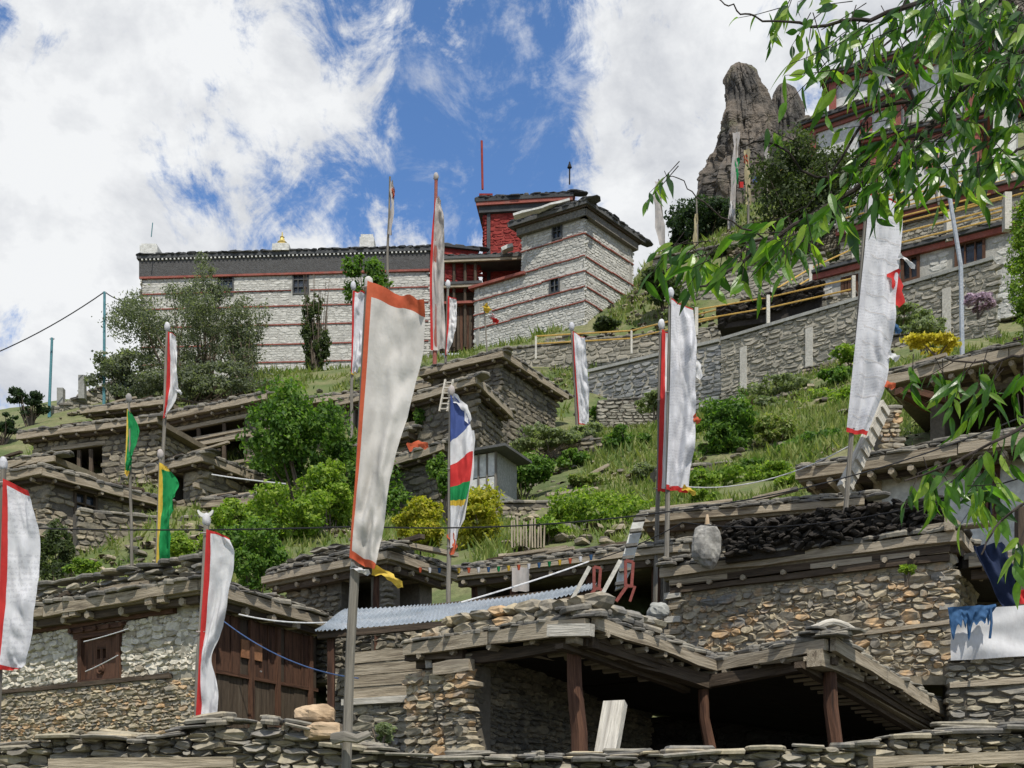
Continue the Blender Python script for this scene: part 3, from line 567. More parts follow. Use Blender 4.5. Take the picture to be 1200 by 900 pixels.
def red_temple():
    Y0 = 71; z = P(559, 232, Y0).z; E = [lev(557, 232, z), lev(672, 225, z)]
    u = (E[1] - E[0]); u.z = 0; u.normalize(); n = Vector((-u.y, u.x, 0)); ring = [E[0], E[1], E[1] + n * 6, E[0] + n * 6]; wr = offset_poly(ring, -.45); zb = P(559, 330, Y0).z
    root = thing('red_temple', 'dark red temple block rising behind the striped tower', 'building', (wr[0][0], wr[0][1], zb)); mb = MB(); zt = z - .85
    for i in range(4): backing(mb, Wall(wr[i], wr[(i + 1) % 4]), zb, lambda a: zt, .4, [])
    w = Wall(wr[0], wr[1]); it = stones_on(w, zb, lambda a: zt, .2, 2, (), .12, proud=.03) + stones_on(Wall(wr[3], wr[0]), zb, lambda a: zt, .2, 2, (), .12, proud=.03); mb.build('wall', M['red_paint'], root); place(root, it, LOWS, 'L', M['red_paint'], 'stone', 30, 'stonework', 8)
    b = MB(); prism(b, [tuple(p) for p in offset_poly(ring, -.2)], zt, zt + .4); b.build('dark_frieze', M['slate_dark'], root)
    b = MB(); prism(b, [tuple(p) for p in offset_poly(ring, -.05)], zt + .4, zt + .62); b.build('red_frieze', M['red_line'], root)
    b = MB(); prism(b, [(p[0], p[1]) for p in ring], zt + .62, z); b.build('roof', M['slate_dark'], root)
    place(root, slabs_along(E[0], E[1], z - .03, 2, .8, .07, .1), SLABS, 'SL', M['slate_dark'], 'roof_slab', 30, 'roof_slabs')
    b = MB(); x = w.pt(573, 260); uu = w.uz(573, 260)[0]; w.box(b, uu - .12, uu + .1, zb, zt, -.1, .12); b.build('downpipe_board', M['slate_dark'], root)
    for px0, px1, y0, y1 in ((563, 576, 222, 233), (658, 673, 216, 227)):
        a = P(px0, y1, Y0 + .8); hw = (px1 - px0) / F * Y0; h = (y1 - y0) / F * Y0; m2 = MB(); prism(m2, [(a.x, a.y), (a.x + hw, a.y), (a.x + hw, a.y + .9), (a.x, a.y + .9)], z, z + h * .8 + .1); prism(m2, [(a.x - .08, a.y - .08), (a.x + hw + .08, a.y - .08), (a.x + hw + .08, a.y + .98), (a.x - .08, a.y + .98)], z + h * .8 + .1, z + h + .1); m2.build('roof_turret', M['red_paint'], root)
    for px, yt, yb, r in ((565.5, 165, 222, .075), (667.5, 190, 216, .05)):
        m2 = MB(); a = P(px, yb, Y0 + 1.2); b_ = P(px - 1 if px < 600 else px, yt, Y0 + 1.2); tube(m2, [a, b_], r, n=6); m2.build('roof_pole', M['red_paint'] if px < 600 else M['wire'], root)
    m2 = MB(); a = P(667.5, 193, Y0 + 1.2); tube(m2, [a - Vector((0, 0, .2)), a, a + Vector((0, 0, .2))], .16, .02, n=6); m2.build('finial', M['wire'], root)
    # lower red wing on left with slate edge
    r2 = thing('red_side_wing', 'low dark red wing left of the red temple, above the timber gallery', 'building', P(520, 310, 70)); mb = MB(); A = P(518, 290, 70); B = P(560, 285, 70.5)
    w2 = Wall(A, B); zt2 = A.z; backing(mb, w2, zt2 - 2.6, lambda a: zt2, 3, []); mb.build('wall', M['red_paint'], r2); place(r2, stones_on(w2, zt2 - 2.6, lambda a: zt2, .2, 2, (), .12, proud=.03), LOWS, 'L', M['red_paint'], 'stone', 10, 'stonework', 8)
    b = MB(); w2.box(b, -.2, w2.L + .1, zt2 + .002, zt2 + .16, -2, .2); b.build('roof', M['slate_dark'], r2); place(r2, slabs_along(A, B, zt2 + .16, 1, .7, .07, .25), SLABS, 'SL', M['slate_dark'], 'roof_slab', 10, 'roof_slabs')
red_temple()
def gallery():
    # dark timber gallery between the long block and the tower
    Y = 70.6; root = thing('timber_gallery', 'dark timber gallery with open bays between the long monastery block and the striped tower', 'gallery', P(530, 420, Y))
    A, B = P(515, 312, Y), P(612, 306, 70.2); w = Wall(A, B); zt = A.z; zb = P(530, 412, Y).z
    mb = MB(); backing(mb, w, zb, lambda u: zt - 1.2, .3, []); m0 = mb.build('back_wall', M['wood_dark'], root); 
    for px in (520, 532, 545, 557): m2 = MB(); a = w.pt(px, 340, .5); tube(m2, [(a.x, a.y, zb), (a.x, a.y, zt)], .1, n=6); m2.build('post', M['wood_dark'], root)
    for dz, o in ((.0, .9), (-1.55, .8)):
        m2 = MB(); w.box(m2, -.3, w.L + (.3 if dz == 0 else -2.5), zt + dz, zt + dz + .16, -1, o); m2.build('floor_deck', M['slate_dark'], root)
        m2 = MB(); w.box(m2, -.3, w.L + (.3 if dz == 0 else -2.5), zt + dz - .17, zt + dz - .01, o - .2, o - .05); m2.build('edge_beam', M['wood'], root)
    m2 = MB(); w.box(m2, -.3, w.L - 2.5, zt - 2.75, zt - 2.6, -1, .75); m2.build('edge_beam', M['red_line'], root)
    place(root, slabs_along(w.at(0, 0, .8), w.at(w.L, 0, .8), zt + .16, 2, .7, .07, .1), SLABS, 'SL', M['slate_dark'], 'roof_slab', 20, 'roof_slabs')
    # tall brown timber door face
    for i in range(6):
        m2 = MB(); x0 = w.uz(536 + i * 3.6, 370)[0]; x1 = w.uz(536 + (i + 1) * 3.6, 370)[0]; w.box(m2, x0 + .01, x1 - .01, zb - .1, zt - 2.8, .3, .38 + .01 * (i % 2)); m2.build('plank', M['wood_red'] if i % 2 else M['wood_dark'], root)
    m2 = MB(); a = P(594, 293, 66.6); beam(m2, P(588, 294, 69), P(601, 289, 69), .5, .22, jit=.2); m2.build('lime_patch', M['plaster'], root)
gallery()
# ============================================================ WALLS THAT STAND FREE
def free_wall(name, label, cat, A, B, hA, hB=None, ch=.2, asp=2.3, sm='stone_wall', mm='mortar_light', nst=150, th=.5, cap=None, group=None, units=None, depth=.14, wav=.3, top=0, minpx=8, topjit=.12, parent=None, dig=1.5):
    hB = hA if hB is None else hB; w = Wall(A, B); zt = lambda u: A.z + (B.z - A.z) * min(max(u / w.L, 0), 1); jt = random.random() * 99
    ztj = lambda u: zt(u) + topjit * mnoise.noise(Vector((u * .8, jt, 0)))
    root = parent or thing(name, label, cat, (A.x, A.y, A.z - hA), group); mb = MB(); zb = min(A.z - hA, B.z - hB)
    backing(mb, w, zb - dig, lambda u: zt(u) - .04, th, []); mb.build('wall_core', M[mm], root)
    it = stones_on(w, zb - .2, ztj, ch, asp, (), depth, wav=wav); us = units or LOWS
    place(root, it, us, 'L' if us is LOWS else ('C' if us is COBS else 'S'), M[sm], 'stone', nst, 'stonework', minpx)
    if cap:
        n = max(1, int(w.L / 2.2))
        for k in range(n):
            b = MB(); u0, u1 = w.L * k / n + .01, w.L * (k + 1) / n - .01; z0, z1 = zt(u0), zt(u1); c = [w.at(u0, z0, .12), w.at(u1, z1, .12), w.at(u1, z1, -th), w.at(u0, z0, -th)]
            hexa(b, c + [p + Vector((0, 0, .14)) for p in c]); b.build('coping', M[cap], root)
    elif top:
        place(root, slabs_along((A.x, A.y), (B.x, B.y), 0, top, ch * 2.2, ch * .35, .1), SLABS, 'SL', M['slate'], 'cap_stone', 0, 'cap_stones') if abs(A.z - B.z) < -1 else None
        it = []; t = 0
        while t < w.L:
            ww = ch * random.uniform(1.4, 3.5); c = w.at(t + ww / 2, zt(t) + ch * .15, -.1); it.append(mtx(c, w.u * ww * 1.1 + Vector((0, 0, (B.z - A.z) / w.L * ww + random.uniform(-.1, .1) * ww)), -w.n * ch * random.uniform(1.5, 3), Vector((0, 0, ch * random.uniform(.3, .6))))); t += ww * .85
        place(root, it, SLABS, 'SL', M['slate'], 'cap_stone', 40, 'cap_stones', minpx)
    return root, w
def rail(label, pts, hs=(.45, .95), every=2.2, r=.04, post='concrete', pw=.16, group='yellow railings on the monastery terraces', ph=1.05):
    root = thing('railing', label, 'railing', pts[0], group)
    for a, b in zip(pts, pts[1:]):
        for h in hs: m = MB(); tube(m, [a + Vector((0, 0, h)), b + Vector((0, 0, h))], r, n=5); m.build('rail', M['yellow_rail'], root)
        n = max(1, int((b - a).length / every)); 
        for k in range(n + (1 if b is pts[-1] else 0)):
            p = a + (b - a) * k / n; m = MB(); prism(m, [(p.x - pw / 2, p.y - pw / 2), (p.x + pw / 2, p.y - pw / 2), (p.x + pw / 2, p.y + pw / 2), (p.x - pw / 2, p.y + pw / 2)], p.z - .3, p.z + ph); m.build('post', M[post], root)
    return root
# retaining walls
A = P(845, 400, 52); r_, w_ = free_wall('retaining_wall', 'long sunlit coursed stone retaining wall with concrete piers below the terraces', 'wall', A, lev(1165, 305, A.z), 4.6, 4.0, ch=.19, asp=2.2, nst=290, cap='slab_pale', wav=.1, depth=.2, topjit=0)
for px in (872, 949, 1110):
    m = MB(); u = w_.uz(px, 400)[0]; w_.box(m, u - .17, u + .17, A.z - 4.8, A.z - .6, -.1, .1); m.build('concrete_pier', M['concrete'], r_)
B = lev(690, 437, A.z); free_wall('retaining_wall', 'darker cool grey section of retaining wall left of the long sunlit one', 'wall', B, A - Vector((.05, -.1, 0)), 4.2, 4.4, ch=.2, asp=2.1, sm='stone_cool', nst=200, cap='slab_pale', wav=.1, depth=.18, topjit=0)
# terraces above
a, b = P(600, 409, 60), P(846, 384, 56); free_wall('terrace_wall', 'pale rubble terrace wall running from under the striped tower to the retaining wall', 'wall', a, b, 1.6, ch=.2, sm='stone_wall', nst=60, top=1)
rail('yellow railing with posts below the striped tower, left part of the terraces', [P(628, 414, 58.5), P(740, 408, 57), P(846, 383, 54.5)], every=5, pw=.1, hs=(.5, .9), ph=.9)
a, b = P(687, 396, 62), P(762, 381, 63); free_wall('terrace_wall', 'short rubble wall just under the right foot of the striped tower', 'wall', a, b, 1.8, ch=.2, nst=40, top=1)
a, b = P(846, 374, 55), P(1000, 344, 52.5); free_wall('terrace_wall', 'pale rubble wall beneath the black fuel stack and red door', 'wall', a, b, 2.3, ch=.2, nst=80, top=1)
rail('yellow railing running below the black fuel stack', [P(816, 386, 54), P(900, 372, 53), P(1000, 350, 51.5)], every=4)
a, b = P(770, 337, 64), P(962, 298, 60); free_wall('terrace_wall', 'middle rubble terrace wall above the black fuel stack', 'wall', a, b, 3, ch=.22, nst=120, top=1)
a, b = P(765, 304, 70), P(1005, 262, 64); free_wall('terrace_wall', 'upper grey stone terrace wall under the prayer poles', 'wall', a, b, 2.2, ch=.24, sm='stone', nst=100, top=1)
a, b = P(640, 398, 63), P(790, 372, 64); free_wall('terrace_wall', 'weathered rubble revetment carrying the right corner of the striped tower', 'wall', a, b, 3, ch=.22, nst=80, top=1)
# ridge wall at far left
a, b = P(60, 478, 61), P(150, 436, 64); rr, ww = free_wall('ridge_wall', 'stone wall climbing the skyline left of the grey trees', 'wall', a, b, 3.4, ch=.24, nst=90, top=1)
for px, y0, y1 in ((71, 447, 466), (96, 432, 455)):
    m = MB(); p = P(px, y1 + 6, 61.5); h = (y1 - y0 - 2) / F * 61.5; prism(m, [(p.x - .17, p.y - .1), (p.x + .17, p.y - .1), (p.x + .17, p.y + .24), (p.x - .17, p.y + .24)], p.z - .3, p.z + h); m.build('pillar', M['slab_pale'], rr)
# fuel stack on the terrace
def lumps(name, label, cat, A, B, back, h, size, m, nobj, piece, group=None, dome=0):
    w = Wall(A, B); root = thing(name, label, cat, A, group); it = []; z0 = A.z
    mb = MB(); backing(mb, w, min(A.z, B.z) - .1, lambda u: A.z + (B.z - A.z) * u / w.L + h * .8, back, []); mb.build('core', M[m], root)
    n = int(w.L * (h + back * .5) / (size * size) * 3.2)
    for k in range(n):
        u = random.random() * w.L; zz = A.z + (B.z - A.z) * u / w.L; f = random.random(); s = size * random.uniform(.7, 1.4)
        if random.random() < h / (h + back * .5): c = w.at(u, zz + h * f, random.uniform(-.02, .16))
        else: c = w.at(u, zz + h * .95, -back * f)
        R = Matrix.Rotation(random.uniform(-.6, .6), 3, 'Y') @ Matrix.Rotation(random.uniform(-.5, .5), 3, 'X'); x, y, z = [R @ v for v in (w.u, -w.n, Vector((0, 0, 1)))]
        it.append(mtx(c, x * s * 1.3, y * s, z * s * .55))
    place(root, it, COBS, 'C', M[m], piece, nobj, piece + 's', 6); return root
lumps('fuel_stack', 'long black stack of dried fuel on the terrace beside the small red door', 'stack', P(843, 383, 54), P(963, 349, 52.5), 1.2, .85, .28, 'dung', 120, 'fuel_cake')
# house with red door and windows over the retaining wall
z = P(985, 316, 53).z; E = [lev(958, 322, z), lev(1195, 262, z)]; w = Wall(E[0], E[1]); r = thing('terrace_house', 'long low white house with red doors and windows above the retaining wall', 'house', (E[0].x, E[0].y, z - 3)); mb = MB()
ops = [(985, 323, 1006, 352), (1056, 300, 1078, 330), (1119, 282, 1155, 312)]; hs = [w.rect(o) for o in ops]; backing(mb, w, z - 4, lambda u: z, .4, hs); w2 = Wall(w.at(w.L, 0), w.at(w.L, 0) - w.n * 5); backing(mb, w2, z - 4, lambda u: z, .4, []); mb.build('wall', M['mortar_tower'], r)
place(r, stones_on(w, z - 4, lambda u: z, .24, 2, hs, .1, proud=.02), LOWS, 'L', M['white_tower'], 'stone', 60, 'stonework')
for o in ops[1:]: frame_window(r, w, o, 'wood_red', 'glass', 3 if o[0] > 1100 else 2, 1, .13, .1)
u0, u1, z0, z1 = w.rect(ops[0]); d = MB(); w.box(d, u0, u1, z0, z1, -.1, -.04); dd = d.build('door', M['wood_red'], r); 
for k in range(5): m = MB(); w.box(m, u0 + (u1 - u0) * k / 5 + .02, u0 + (u1 - u0) * (k + 1) / 5 - .02, z0, z1, -.03, .02); m.build('plank', M['wood_red'], dd)
for dz, hh, o, mm in ((0, .14, .35, 'slate_dark'), (-.28, .26, .2, 'red_line')): m = MB(); w.box(m, -.2, w.L + .2, z + dz + .002, z + dz + hh, -4 if dz == 0 else 0, o); m.build('roof' if dz == 0 else 'red_cornice', M[mm], r)
place(r, slabs_along(w.at(0, 0, .3), w.at(w.L, 0, .3), z + .145, 2, .6, .07, .1), SLABS, 'SL', M['slate'], 'roof_slab', 60, 'roof_slabs')
rail('yellow railing on the roof edge of the long terrace house', [w.at(6, z + .2, .1), w.at(w.L + 1, z + .2, .1)], every=3.2, group=None, pw=.35, hs=(.5, 1.05, -.3))
# upper walkway
z = P(1000, 268, 60).z; E = [lev(985, 271, z), lev(1230, 205, z)]; w = Wall(E[0], E[1]); r = thing('upper_walkway', 'upper walkway wall with red and slate edging under the white temple', 'walkway', (E[0].x, E[0].y, z - 3)); mb = MB(); backing(mb, w, z - 6, lambda u: z, 3, []); mb.build('wall', M['mortar_light'], r)
place(r, stones_on(w, z - 4.5, lambda u: z, .24, 2, (), .12), LOWS, 'L', M['stone_wall'], 'stone', 70, 'stonework')
for dz, hh, o, mm in ((.002, .14, .4, 'slate'), (-.3, .28, .25, 'red_line'), (-.62, .3, .15, 'wood_dark')): m = MB(); w.box(m, -.2, w.L + .2, z + dz, z + dz + hh, -3 if dz > 0 else 0, o); m.build('edge_course', M[mm], r)
rail('yellow railing on the upper walkway below the white temple', [w.at(0, z + .14, .1), w.at(w.L, z + .14, .1)], every=4.2, hs=(.45, 1.0), pw=.35, group=None)
# white temple, upper right
def tier(label, px0, py0, px1, py1, Y, h, back, wins=(), frieze=True, nm='temple_block'):
    z = P(px0, py0, Y).z; E = [P(px0, py0, Y), lev(px1, py1, z)]; w = Wall(E[0], E[1]); r = thing(nm, label, 'building', (E[0].x, E[0].y, z - h)); mb = MB(); hs = [w.rect(o) for o in wins]; zt = z - .5
    bk = -w.n * back; corners = [w.at(0, 0), w.at(w.L, 0), w.at(w.L, 0) + bk, w.at(0, 0) + bk]
    for i in range(4): backing(mb, Wall(corners[i], corners[(i + 1) % 4]), z - h, lambda u: zt, .4, hs if i == 0 else [])
    mb.build('wall', M['plaster'], r)
    for o in wins: frame_window(r, w, o, 'red_line', 'glass', 2, 2, .2, .12)
    pg = [(c.x, c.y) for c in corners]
    for d, z0, z1, mm, nn in ((.12, zt, zt + .22, 'red_line', 'red_cornice'), (.3, zt + .22, zt + .36, 'slate_dark', 'dark_cornice'), (.45, zt + .36, zt + .5, 'red_line', 'red_cornice'), (.6, zt + .5, zt + .62, 'slate_dark', 'roof')):
        m = MB(); prism(m, [tuple(p) for p in offset_poly(pg, d)], z0 + .001, z1); m.build(nn, M[mm], r)
    a_, b_ = w.at(-.5, 0, .6), w.at(w.L + .5, 0, .6); place(r, slabs_along(a_, b_, zt + .62, 2, .7, .07, .1), SLABS, 'SL', M['slate'], 'roof_slab', 30, 'roof_slabs')
    for u in (.0, w.L - .45):
        m = MB(); w.box(m, u, u + .45, z - h, zt - .01, 0, .16); m.build('red_pilaster', M['red_line'], r)
    return r, w, z
tier('lowest white temple block with red cornice, behind the leaves', 948, 150, 1056, 112, 67, 9, 8, [(1008, 140, 1022, 170)])
tier('middle temple block with red cornice stepped behind the lowest block', 972, 94, 1060, 66, 72, 9, 6)
tier('tallest white temple block with red cornice, nearest the rock tower', 1052, 86, 1142, 46, 65, 12, 8, [(1090, 150, 1106, 172)])
tier('broad white temple wall with red cornice just above the walkway', 1020, 168, 1150, 140, 61, 7, 5, [(1045, 180, 1062, 205), (1085, 175, 1100, 198)])
m = MB(); p = P(1095, 50, 68); hexa(m, [(p.x - 1, p.y, p.z), (p.x + 1, p.y, p.z), (p.x + 1, p.y + 1.5, p.z), (p.x - 1, p.y + 1.5, p.z), (p.x - .1, p.y, p.z + 1.3), (p.x + .1, p.y, p.z + 1.3), (p.x + .1, p.y + 1.5, p.z + 1.3), (p.x - .1, p.y + 1.5, p.z + 1.3)]); tag(m.build('roof_gable', M['red_line']), 'small dark red gable on the tallest temple roof', 'gable')
# rock pinnacles
def crag(label, prof, Y, seed, depth=.8):
    mb = MB(); n = 170; rows = []; prof = sorted(prof); ys = np.linspace(prof[0][0], prof[-1][0], 240); lp = np.interp(ys, [p[0] for p in prof], [p[1] for p in prof]); rp = np.interp(ys, [p[0] for p in prof], [p[2] for p in prof]); V = []
    for y, l, r in zip(ys, lp, rp):
        cx, hw = (l + r) / 2, (r - l) / 2; c = P(cx, y, Y); R = hw / F * Y
        for k in range(n):
            a = 2 * math.pi * k / n; d = Vector((math.cos(a), math.sin(a) * depth, 0)); q = Vector((c.x, c.y, c.z)) + d * R
            f = .93 + .22 * mnoise.fractal(Vector((math.cos(a) * 1.6 + seed, math.sin(a) * 1.6, q.z * .09)), 1, 2, 4) + .16 * (abs(mnoise.noise(Vector((math.cos(a) * 3.5 + seed, math.sin(a) * 3.5, q.z * .16)))) * 2 - .3) + .10 * round(2.5 * mnoise.noise(Vector((math.cos(a) * 2 + seed, math.sin(a) * 2, q.z * .35)))) / 2.5 - .13 * max(0, 1 - 7 * abs(mnoise.noise(Vector((math.cos(a) * 2.4 + seed, math.sin(a) * 2.4, q.z * .07 + 4))))) - .08 * max(0, 1 - 6 * abs(mnoise.noise(Vector((math.cos(a) * 5 + seed, math.sin(a) * 5, q.z * .3 + 8))))) + .05 * round(3 * mnoise.noise(Vector((q.x * .5, q.y * .5, q.z * .7)))) / 2
            V.append(Vector((c.x, c.y, c.z)) + d * R * f + Vector((0, 0, .5 * mnoise.noise(q * .3))))
    m = len(ys); q = [(i * n + (k + 1) % n, i * n + k, i * n + n + k, i * n + n + (k + 1) % n) for i in range(m - 1) for k in range(n)]; top = Vector((0, 0, 0))
    for k in range(n): top += V[k]
    V.append(top / n + Vector((0, 0, .4))); t = [(m * n, k, (k + 1) % n) for k in range(n)]
    mb.add([tuple(v) for v in V], q, t); o = mb.build('rock_pinnacle', M['rock'], smooth=False); return tag(o, label, 'rock')
crag('tall thick brown rock pinnacle on the skyline', [(73, 862, 870), (78, 855, 880), (88, 849, 888), (100, 848, 893), (120, 850, 900), (135, 846, 905), (160, 842, 912), (190, 833, 925), (225, 824, 940), (270, 812, 955)], 170, 3)
crag('smaller pointed rock pinnacle right of the tall one', [(100, 912, 924), (108, 906, 934), (125, 902, 942), (145, 898, 946), (180, 892, 956), (240, 882, 968)], 174, 9)
crag('low rounded rock shoulder on the right of both pinnacles', [(136, 935, 946), (142, 928, 955), (155, 920, 968), (185, 905, 985), (240, 890, 1010)], 178, 14)
crag('rough grey rock tower rising behind the top right temple block', [(-25, 1135, 1190), (0, 1126, 1215), (30, 1122, 1240), (80, 1110, 1260), (160, 1090, 1290)], 95, 22)
# ============================================================ HILLSIDE VILLAGE, LEFT
G1 = 'stone houses of the hillside village'
def posts(root, w, pxs, z0, z1, m='wood_dark', r=.08, off=-.05, name='post'):
    for px in pxs:
        u = w.uz(px, 600)[0] if False else (w.pt(px, HY - 1) - w.A).to_2d().dot(w.u.to_2d()); p = w.at(u, 0, off); mb = MB(); beam(mb, (p.x, p.y, z0), (p.x, p.y, z1), r * 2, r * 2, jit=.15); mb.build(name, M[m], root)
def dark_opening_rail(root, w, r, m='wood'):
    u0, u1, z0, z1 = w.rect(r); mb = MB(); p, q = w.at(u0 - .1, z0, .02), w.at(u1 + .1, z0, .02); beam(mb, p, q, .12, .12); mb.build('sill_beam', M[m], root); mb = MB(); p, q = w.at(u0 - .2, z1, .02), w.at(u1 + .2, z1, .02); beam(mb, p, q, .14, .16); mb.build('lintel', M[m], root)
kw = dict(low=True, ch=.22, asp=2, nst=110, depth=.14, nsl=40, slabsize=.6, slabth=.07, fh=.22, joist=.8, wm='stone_far', over=.4)
# upper house with two-storey open gallery
H, ws, z, rg, wr = house('stone_house', 'grey stone house with two open dark gallery floors below the grey trees', 'house', [(187, 488), (312, 462)], 46, 1, zbot=P(250, 580, 46).z, back=6, holes=[(0, 196, 497, 290, 512), (0, 196, 519, 290, 548)], roofth=.25, **kw)
for rct in ((196, 497, 290, 512), (196, 519, 290, 548)): dark_opening_rail(H, ws[0], rct)
posts(H, ws[0], (199, 232, 262, 288), z - 3.6, z - .4)
H, ws, z, rg, wr = house('stone_house', 'wide grey stone house with one dark doorway bay, left end of the village', 'house', [(22, 509), (184, 489)], 44, 1, zbot=P(100, 610, 44).z, back=6, holes=[(0, 66, 523, 120, 560)], **kw)
dark_opening_rail(H, ws[0], (66, 523, 120, 560)); posts(H, ws[0], (92, 106), z - 2.9, z - .8)
# slanting eave timbers seen over this house
H, ws, z, rg, wr = house('stone_shed', 'narrow stone shed with dark slot under a sloping slab roof, far left', 'shed', [(-40, 548), (64, 534)], 40, 1, zbot=P(0, 620, 40).z, back=3, holes=[(0, 5, 541, 60, 553)], **kw)
H, ws, z, rg, wr = house('stone_house', 'grey stone corner house with a small lattice window, above the left banner', 'house', [(-30, 562), (50, 549), (226, 597)], 35, 1, zbot=P(50, 690, 35).z, back=0, holes=[(1, 86, 577, 114, 620)], **kw)
frame_window(H, ws[1], (86, 577, 114, 620), 'wood_dark', 'glass', 2, 3, .09, .06)
H, ws, z, rg, wr = house('stone_house', 'small stone house with an open dark doorway beside the green flag', 'house', [(172, 549), (236, 533), (322, 566)], 38, 1, zbot=P(236, 640, 38).z, back=0, holes=[(0, 183, 553, 215, 592)], **kw)
posts(H, ws[0], (200,), z - 2.4, z - .5); dark_opening_rail(H, ws[0], (183, 553, 215, 592)); dark_opening_rail(H, ws[1], (232, 575, 262, 597))
free_wall('ruined_wall', 'broken stone wall below the village houses behind the left banner', 'wall', P(92, 598, 34.3), P(240, 612, 37), 3.4, ch=.2, sm='stone_far', mm='mortar', nst=100, top=1)
free_wall('ruined_wall', 'broken stone wall stepping down beneath the small doorway house', 'wall', P(215, 606, 35.5), P(345, 598, 39), 3.4, ch=.2, sm='stone_far', mm='mortar', nst=60, top=1)
# roofs immediately left of the big banner
H, ws, z, rg, wr = house('stone_house', 'dark stone house with deep open gallery directly under the monastery', 'house', [(395, 470), (505, 448)], 50, 1, zbot=P(450, 560, 50).z, back=5, holes=[(0, 400, 474, 500, 500)], **kw)
posts(H, ws[0], (412, 440, 470), z - 2.4, z - .4)
# centre stone houses
kw['wm'] = 'stone_dark'
H, ws, z, rg, wr = house('stone_house', 'large dark stone house with hipped slab eaves below the striped tower', 'house', [(492, 436), (588, 412), (664, 463)], 46, 1, zbot=P(590, 590, 46).z, back=0, holes=[(0, 505, 445, 545, 470)], **{**kw, 'nst': 260})
H, ws, z, rg, wr = house('stone_house', 'smaller dark stone house in front, with ladder leaning on its eave', 'house', [(474, 468), (557, 443), (600, 484)], 40, 1, zbot=P(557, 610, 40).z, back=0, **{**kw, 'nst': 260})
H, ws, z, rg, wr = house('stone_shed', 'low dark stone shed behind the blue and white flag', 'shed', [(440, 545), (520, 520)], 37, 1, zbot=P(480, 620, 37).z, back=3, **kw)
# ladder
m = thing('ladder', 'short pale ladder leaning at the eave of the dark house', 'ladder', P(518, 485, 38.8))
for dx in (0, 9): b = MB(); beam(b, P(515 + dx, 482, 38.8), P(522 + dx, 445, 39.2), .06, .06); b.build('ladder_rail', M['wood_pale'], m)
for k in range(6): b = MB(); t = k / 6 + .08; beam(b, P(515 + 7 * t, 482 - 37 * t, 38.8), P(524 + 7 * t, 482 - 37 * t, 38.8), .04, .04); b.build('rung', M['wood_pale'], m)
# white panelled hut
r = thing('panel_hut', 'small hut of white panels in a teal frame beside the flag', 'hut', P(565, 578, 35)); A_, B_ = P(551, 534, 35), P(581, 538, 34.6); w = Wall(A_, B_); zt = A_.z; zb = P(560, 590, 35).z
for i in range(3):
    for j in range(2): m = MB(); w.box(m, w.L * i / 3 + .02, w.L * (i + 1) / 3 - .02, zb + (zt - zb) * j / 2 + .02, zb + (zt - zb) * (j + 1) / 2 - .02, -.04, 0); m.build('panel', M['plaster'], r)
for i in range(4): m = MB(); u = w.L * i / 3; w.box(m, u - .03, u + .03, zb, zt, -.05, .03); m.build('frame_post', M['wood_pole'], r)
m = MB(); w.box(m, -.5, w.L + .5, zt + .01, zt + .09, -1.6, .35); m.build('roof', M['slate_dark'], r); m = MB(); w.box(m, 0, w.L, zb, zt, -1.5, -.06); m.build('wall', M['slab_pale'], r)
# dry walls on the green slope
free_wall('dry_stone_wall', 'dark tumbled dry stone wall between the two round bushes', 'wall', P(632, 520, 42), P(706, 516, 40.5), 1.5, ch=.16, sm='stone_far', mm='mortar', nst=140, top=2, topjit=.3)
free_wall('dry_stone_wall', 'low dry stone wall on the grass behind the tall white banner', 'wall', P(868, 475, 45), P(960, 452, 44), .8, ch=.15, sm='stone_far', mm='mortar', nst=80, top=1, topjit=.3)
for i, (a, b) in enumerate((((664, 572, 37), (712, 545, 38)), ((672, 566, 37.3), (700, 553, 37.5)), ((640, 580, 35), (700, 572, 36)))): m = MB(); beam(m, P(*a), P(*b), .12, .1, jit=.25); tag(m.build('timber_pole', M['wood']), ['long fallen timber lying aslant below the dry wall', 'shorter fallen timber crossing the long one', 'fallen timber lying nearly level lowest on the slope'][i], 'timber', 'fallen timbers on the slope')

# further dwellings and terraces packed on the slope
kw['wm'] = 'stone_far'; kw['nst'] = 90
for i, (ev, Y, i0, zb, bk, hl, lb) in enumerate([([(96, 480), (196, 468)], 51, 1, 540, 4, [(0, 120, 484, 160, 500)], 'low grey house tucked under the trees above the wide doorway house'), ([(300, 476), (410, 462)], 52, 1, 560, 4, [(0, 320, 480, 395, 497)], 'low grey house with long dark slot behind the big rounded bush'), ([(395, 528), (478, 505)], 42, 1, 600, 3, [(0, 420, 528, 462, 560)], 'small dark roofed house peeping out right behind the largest banner'),
        ([(-40, 604), (60, 622)], 31, 0, 690, 0, [], 'rough stone shed at the left edge behind the left banner'), ([(238, 588), (320, 582)], 36.5, 0, 660, 2, [(0, 252, 592, 285, 612)], 'small slab roofed store under the pale wire')]):
    k2 = dict(kw); hh, ws, z, rg, wr = house('stone_house', lb, 'house', ev, Y, i0, zbot=P(ev[0][0], zb, Y).z, back=bk or 3, holes=hl, **k2)
    if hl: posts(hh, ws[0], ((hl[0][1] + hl[0][3]) / 2,), z - 3, z - .4)
